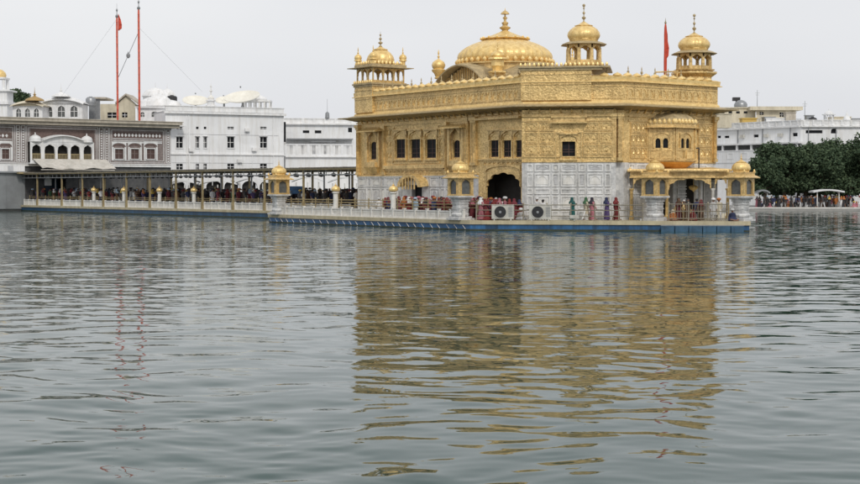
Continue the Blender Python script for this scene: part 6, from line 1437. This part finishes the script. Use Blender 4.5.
for (px,n,key,a,b,c,lab) in ((673,-1.2,'ss','orange','dark','cream','person in orange seated behind the porch railing by the kiosk'),(679,-2.2,'sc','maroon','dark','brown','person in maroon inside the porch near the gold chest'),(688,-1.6,'sw','brown','dark','dark','person in brown shawl under the wide porch arch'),(693,-1.1,'ss','dark red','dark','dark red','person in dark red seated behind the porch railing'),(697,-2.0,'hs','navy blue','dark','dark','bare headed person in navy under the wide porch arch'),(701,-1.4,'sw','brown','dark','maroon','person in brown with maroon scarf near the white porch column'),(713.5,-1.3,'tm','white','white','white','person all in white standing by the white porch column'),(719,-1.8,'tw','cream','white','orange','person in cream with orange turban between the white column and outer kiosk'),(732.5,-0.7,'si','navy blue','dark','white','person in blue crouching at the foot of the outermost kiosk'),(684,-3.0,'kf','charcoal','dark','white','person in charcoal shirt deep inside the porch')):
    person(key, *FPC.p(FPC.s(px,n), n, DECK), rnd.uniform(-0.8,0.8)+(0 if key != 'hs' else 2), a, b, c, lab)
# far right pavement
spots_r = []
px = 757.0
while px < 868:
    spots_r.append((px, rnd.uniform(204.3, 209))); px += rnd.uniform(1.6, 3.0)
zone = lambda p: 'beside the small grey shelter' if p < 772 else 'beneath the trees before the white shelter' if p < 811 else 'at the white shelter' if p < 843 else 'past the white shelter'
for (px, d) in spots_r:
    x, y = at(px, d); main = rnd.choice(['white','orange','dark','charcoal','rose pink','navy blue','dark','dark','brown','dark','charcoal']); key = rnd.choice(['tm','tw','sc','sw','ks','hs','si','ss'])
    person(key, x, y, GZ, rnd.uniform(0,6.28), main, rnd.choice(['dark','white']), rnd.choice(head_pool), 'person in %s clothes on the far pavement %s' % (main, zone(px)), 'people in %s clothes %s' % (main, zone(px)), 0.95)
# the packed crowd beyond the causeway reads as one mass
def crowd_mass(count, where, lab, mats):
    rg = np.random.default_rng(5); srcs = [PR[k] for k in ('tm','sc','sw','hs')]; V_, F_ , MI = [], [], []
    for n_ in range(count):
        px = rg.uniform(172, 362)
        d = rg.uniform(229.5, 232.5) if px < 200 else rg.uniform(231.5, 238) if px < 280 else rg.uniform(222, 236)
        if px < 285: d = min(d, FA.p(FA.s(px), 1.2, 0)[1])
        x, y = at(px, d); z_ = GZ
        if where == 'causeway':
            ss = rg.uniform(kst+0.5, kend-0.8); x, y, z_ = FK.p(ss, rg.uniform(-6.4,-3.2), CZ+0.46 if ss > kj else DECK)
        a = rg.uniform(0, 6.28); s = rg.uniform(1.0, 1.15); M_ = Matrix.Translation((x,y,z_)) @ Matrix.Rotation(a,4,'Z') @ Matrix.Scale(s,4)
        for c in srcs[n_ % 4].children:
            b = len(V_); V_ += [tuple(M_ @ v.co) for v in c.data.vertices]; F_ += [tuple(i+b for i in p.vertices) for p in c.data.polygons]; k_ = int(rg.choice(len(mats), p=[0.62]+[0.38/(len(mats)-1)]*(len(mats)-1))); MI += [k_]*len(c.data.polygons)
    me = bpy.data.meshes.new('crowd'); me.from_pydata(V_, [], F_); [me.materials.append(q_) for q_ in mats]; me.polygons.foreach_set('material_index', MI)
    o = bpy.data.objects.new('crowd', me); col.objects.link(o); tag(o, lab, 'crowd', kind='stuff')
cm = [crowd_m, marble_dark, mat('crowd_red',(0.16,0.03,0.03),(0.08,0.015,0.02),2,0.85), mat('crowd_blue',(0.04,0.06,0.13),(0.02,0.03,0.06),2,0.85), mat('crowd_orange',(0.32,0.14,0.05),(0.2,0.08,0.03),2,0.85), mat('crowd_pale',(0.5,0.48,0.45),(0.35,0.33,0.3),2,0.85)]
crowd_mass(460, 'bank', 'dense dark crowd under the white tents beyond the causeway', cm[:4])
crowd_mass(330, 'causeway', 'packed crowd filling the far half of the covered causeway', cm)
print('persons', len([o for o in bpy.data.objects if o.get('category') == 'person' and o.get('label')]))
for k, o in PR.items():
    if k not in used_:
        for c in list(o.children): bpy.data.objects.remove(c)
        bpy.data.objects.remove(o)
# ------------------------------------------------------------------ water
def water():
    rng = np.random.default_rng(11)
    NR_, NCc = 1050, 640
    y = 6.0*(320/6.0)**(np.arange(NR_)/(NR_-1.0)); y -= 0.0
    t = np.linspace(-1,1,NCc); t = np.concatenate([[-6,-3,-1.6], t, [1.6,3,6]])
    hw = 0.42*y+6
    X = hw[:,None]*t[None,:]; Y = np.repeat(y[:,None], X.shape[1], axis=1)
    sy = np.gradient(y)[:,None]; sx = (hw*2/NCc)[:,None]
    Z = np.zeros_like(X)
    patch = 0.85+0.30*np.sin(X*0.11+1.3+0.6*np.sin(Y*0.07))*np.sin(Y*0.09+0.4)+0.2*np.sin(X*0.31+Y*0.17)
    # a gentle drift of the phase keeps the crests from running straight
    wx = 1.1*np.sin(X*0.23+0.9*np.sin(Y*0.19))+0.5*np.sin(X*0.61+Y*0.33+2.0); wy = 0.45*np.sin(X*0.37+0.8)*np.cos(Y*0.21)+0.22*np.sin(X*0.9+Y*0.5)+0.12*np.sin(X*1.9-Y*0.7)
    N = 64
    lam = np.exp(rng.uniform(np.log(0.27), np.log(3.8), N)); ang = rng.normal(0, R(27), N); ph = rng.uniform(0, 6.28, N)
    slope = 0.036*math.sqrt(2.0/N)*np.where(lam < 0.6, 0.7, 1.0)*np.where(lam > 2.6, 0.8, 1.0)
    for l, a, p, s in zip(lam, ang, ph, slope):
        k = 2*math.pi/l; kx, ky = k*math.sin(a), k*math.cos(a)
        f = np.clip((l*abs(math.cos(a))/(sy*2.6)-0.6)/1.0, 0, 1)
        Z += f*(s/k)*np.sin(kx*(X+wx)+ky*(Y+wy)+p)
    Z *= patch
    V_ = np.stack([X,Y,Z],axis=-1).reshape(-1,3); M_ = X.shape[1]
    i = np.arange(NR_-1)[:,None]*M_+np.arange(M_-1)[None,:]
    Fq = np.stack([i, i+1, i+M_+1, i+M_],axis=-1).reshape(-1,4).astype(np.int32)
    me = bpy.data.meshes.new('water'); me.vertices.add(len(V_)); me.vertices.foreach_set('co', V_.astype(np.float32).ravel())
    me.loops.add(Fq.size); me.loops.foreach_set('vertex_index', Fq.ravel()); me.polygons.add(len(Fq)); me.polygons.foreach_set('loop_start', np.arange(0,Fq.size,4,dtype=np.int32)); me.polygons.foreach_set('loop_total', np.full(len(Fq),4,dtype=np.int32))
    me.polygons.foreach_set('use_smooth', np.ones(len(Fq),dtype=bool)); me.update(calc_edges=True); me.validate()
    o = bpy.data.objects.new('water', me); col.objects.link(o); structure(o)
    m = bpy.data.materials.new('pool_water'); N_, L_ = nt(m); b = N_['Principled BSDF']
    b.inputs['Base Color'].default_value = (0.011,0.046,0.038,1); b.inputs['Roughness'].default_value = 0.03; b.inputs['IOR'].default_value = 1.333; b.inputs['Specular IOR Level'].default_value = 0.32
    g = N_.new('ShaderNodeNewGeometry'); mp = N_.new('ShaderNodeMapping'); mp.inputs['Scale'].default_value = (0.55,1.15,1)
    L_.new(g.outputs['Position'], mp.inputs['Vector'])
    n1 = N_.new('ShaderNodeTexNoise'); n1.inputs['Scale'].default_value = 2.0; n1.inputs['Detail'].default_value = 3; n1.inputs['Roughness'].default_value = 0.6; L_.new(mp.outputs['Vector'], n1.inputs['Vector'])
    sub = N_.new('ShaderNodeVectorMath'); sub.operation = 'SUBTRACT'; sub.inputs[1].default_value = (0.5,0.5,0.5); L_.new(n1.outputs['Color'], sub.inputs[0])
    mul = N_.new('ShaderNodeVectorMath'); mul.operation = 'MULTIPLY'; mul.inputs[1].default_value = (0.32,0.40,0.0); L_.new(sub.outputs['Vector'], mul.inputs[0])
    sp = N_.new('ShaderNodeSeparateXYZ'); L_.new(g.outputs['Position'], sp.inputs[0])
    mr = N_.new('ShaderNodeMapRange'); mr.inputs['From Min'].default_value = 18; mr.inputs['From Max'].default_value = 105; mr.inputs['To Min'].default_value = 0.14; mr.inputs['To Max'].default_value = 1.0; L_.new(sp.outputs['Y'], mr.inputs['Value'])
    n3 = N_.new('ShaderNodeTexNoise'); n3.inputs['Scale'].default_value = 0.05; n3.inputs['Detail'].default_value = 3; mp3 = N_.new('ShaderNodeMapping'); mp3.inputs['Scale'].default_value = (0.4,1.3,1); L_.new(g.outputs['Position'], mp3.inputs['Vector']); L_.new(mp3.outputs['Vector'], n3.inputs['Vector'])
    mr3 = N_.new('ShaderNodeMapRange'); mr3.inputs['From Min'].default_value = 0.35; mr3.inputs['From Max'].default_value = 0.62; mr3.inputs['To Min'].default_value = 0.45; mr3.inputs['To Max'].default_value = 1.2; L_.new(n3.outputs['Fac'], mr3.inputs['Value'])
    mm = N_.new('ShaderNodeMath'); mm.operation = 'MULTIPLY'; L_.new(mr.outputs[0], mm.inputs[0]); L_.new(mr3.outputs[0], mm.inputs[1])
    sc2 = N_.new('ShaderNodeVectorMath'); sc2.operation = 'SCALE'; L_.new(mul.outputs['Vector'], sc2.inputs[0]); L_.new(mm.outputs[0], sc2.inputs['Scale'])
    ad = N_.new('ShaderNodeVectorMath'); ad.operation = 'ADD'; L_.new(g.outputs['Normal'], ad.inputs[0]); L_.new(sc2.outputs['Vector'], ad.inputs[1])
    no = N_.new('ShaderNodeVectorMath'); no.operation = 'NORMALIZE'; L_.new(ad.outputs['Vector'], no.inputs[0]); L_.new(no.outputs['Vector'], b.inputs['Normal'])
    me.materials.append(m)
water()
# ------------------------------------------------------------------ sky, sun, camera
w = bpy.data.worlds.new('World'); sc.world = w; w.use_nodes = True; N, L = w.node_tree.nodes, w.node_tree.links
bg = N['Background']; bg.inputs['Strength'].default_value = 0.10
SUN_EL, SUN_AZ = 40, 165          # degrees; azimuth measured clockwise from +y
sk = N.new('ShaderNodeTexSky'); sk.sky_type = 'NISHITA'; sk.sun_disc = False; sk.sun_elevation = R(SUN_EL); sk.sun_rotation = R(SUN_AZ); sk.dust_density = 4.0; sk.air_density = 1.2
hs_ = N.new('ShaderNodeHueSaturation'); hs_.inputs['Saturation'].default_value = 0.25; L.new(sk.outputs['Color'], hs_.inputs['Color'])
tc = N.new('ShaderNodeTexCoord'); mp = N.new('ShaderNodeMapping'); mp.inputs['Scale'].default_value = (1.2,1.2,4); L.new(tc.outputs['Generated'], mp.inputs['Vector'])
nz = N.new('ShaderNodeTexNoise'); nz.inputs['Scale'].default_value = 1.6; nz.inputs['Detail'].default_value = 3; L.new(mp.outputs['Vector'], nz.inputs['Vector'])
rp = N.new('ShaderNodeValToRGB'); rp.color_ramp.elements[0].position = 0.3; rp.color_ramp.elements[1].position = 0.7; rp.color_ramp.elements[0].color = (7.8/10,7.95/10,8.35/10,1); rp.color_ramp.elements[1].color = (9.0/10,9.1/10,9.3/10,1); L.new(nz.outputs['Fac'], rp.inputs['Fac'])
sc10 = N.new('ShaderNodeVectorMath'); sc10.operation = 'SCALE'; sc10.inputs['Scale'].default_value = 10; L.new(rp.outputs['Color'], sc10.inputs[0])
mx = N.new('ShaderNodeMix'); mx.data_type = 'RGBA'; mx.inputs[0].default_value = 0.88; L.new(hs_.outputs['Color'], mx.inputs[6]); L.new(sc10.outputs['Vector'], mx.inputs[7]); L.new(mx.outputs[2], bg.inputs['Color'])
sl = bpy.data.lights.new('sun', 'SUN'); sl.energy = 1.5; sl.angle = R(10); sl.color = (1.0,0.95,0.87); so = bpy.data.objects.new('sun', sl); col.objects.link(so)
dv = Vector((math.sin(R(SUN_AZ))*math.cos(R(SUN_EL)), math.cos(R(SUN_AZ))*math.cos(R(SUN_EL)), math.sin(R(SUN_EL)))); so.rotation_euler = dv.to_track_quat('Z','Y').to_euler(); so.location = (0,0,80)
cam = bpy.data.cameras.new('camera'); co = bpy.data.objects.new('camera', cam); col.objects.link(co); co.location = (0,0,HC); co.rotation_euler = (R(90)-PITCH,0,0)
cam.sensor_width = 36; cam.lens = 36*F/860; cam.clip_end = 6000; cam.clip_start = 0.1; sc.camera = co
sc.view_settings.view_transform = 'Standard'; sc.view_settings.look = 'None'; sc.view_settings.exposure = 0; sc.view_settings.gamma = 1; sc.view_settings.use_curve_mapping = False
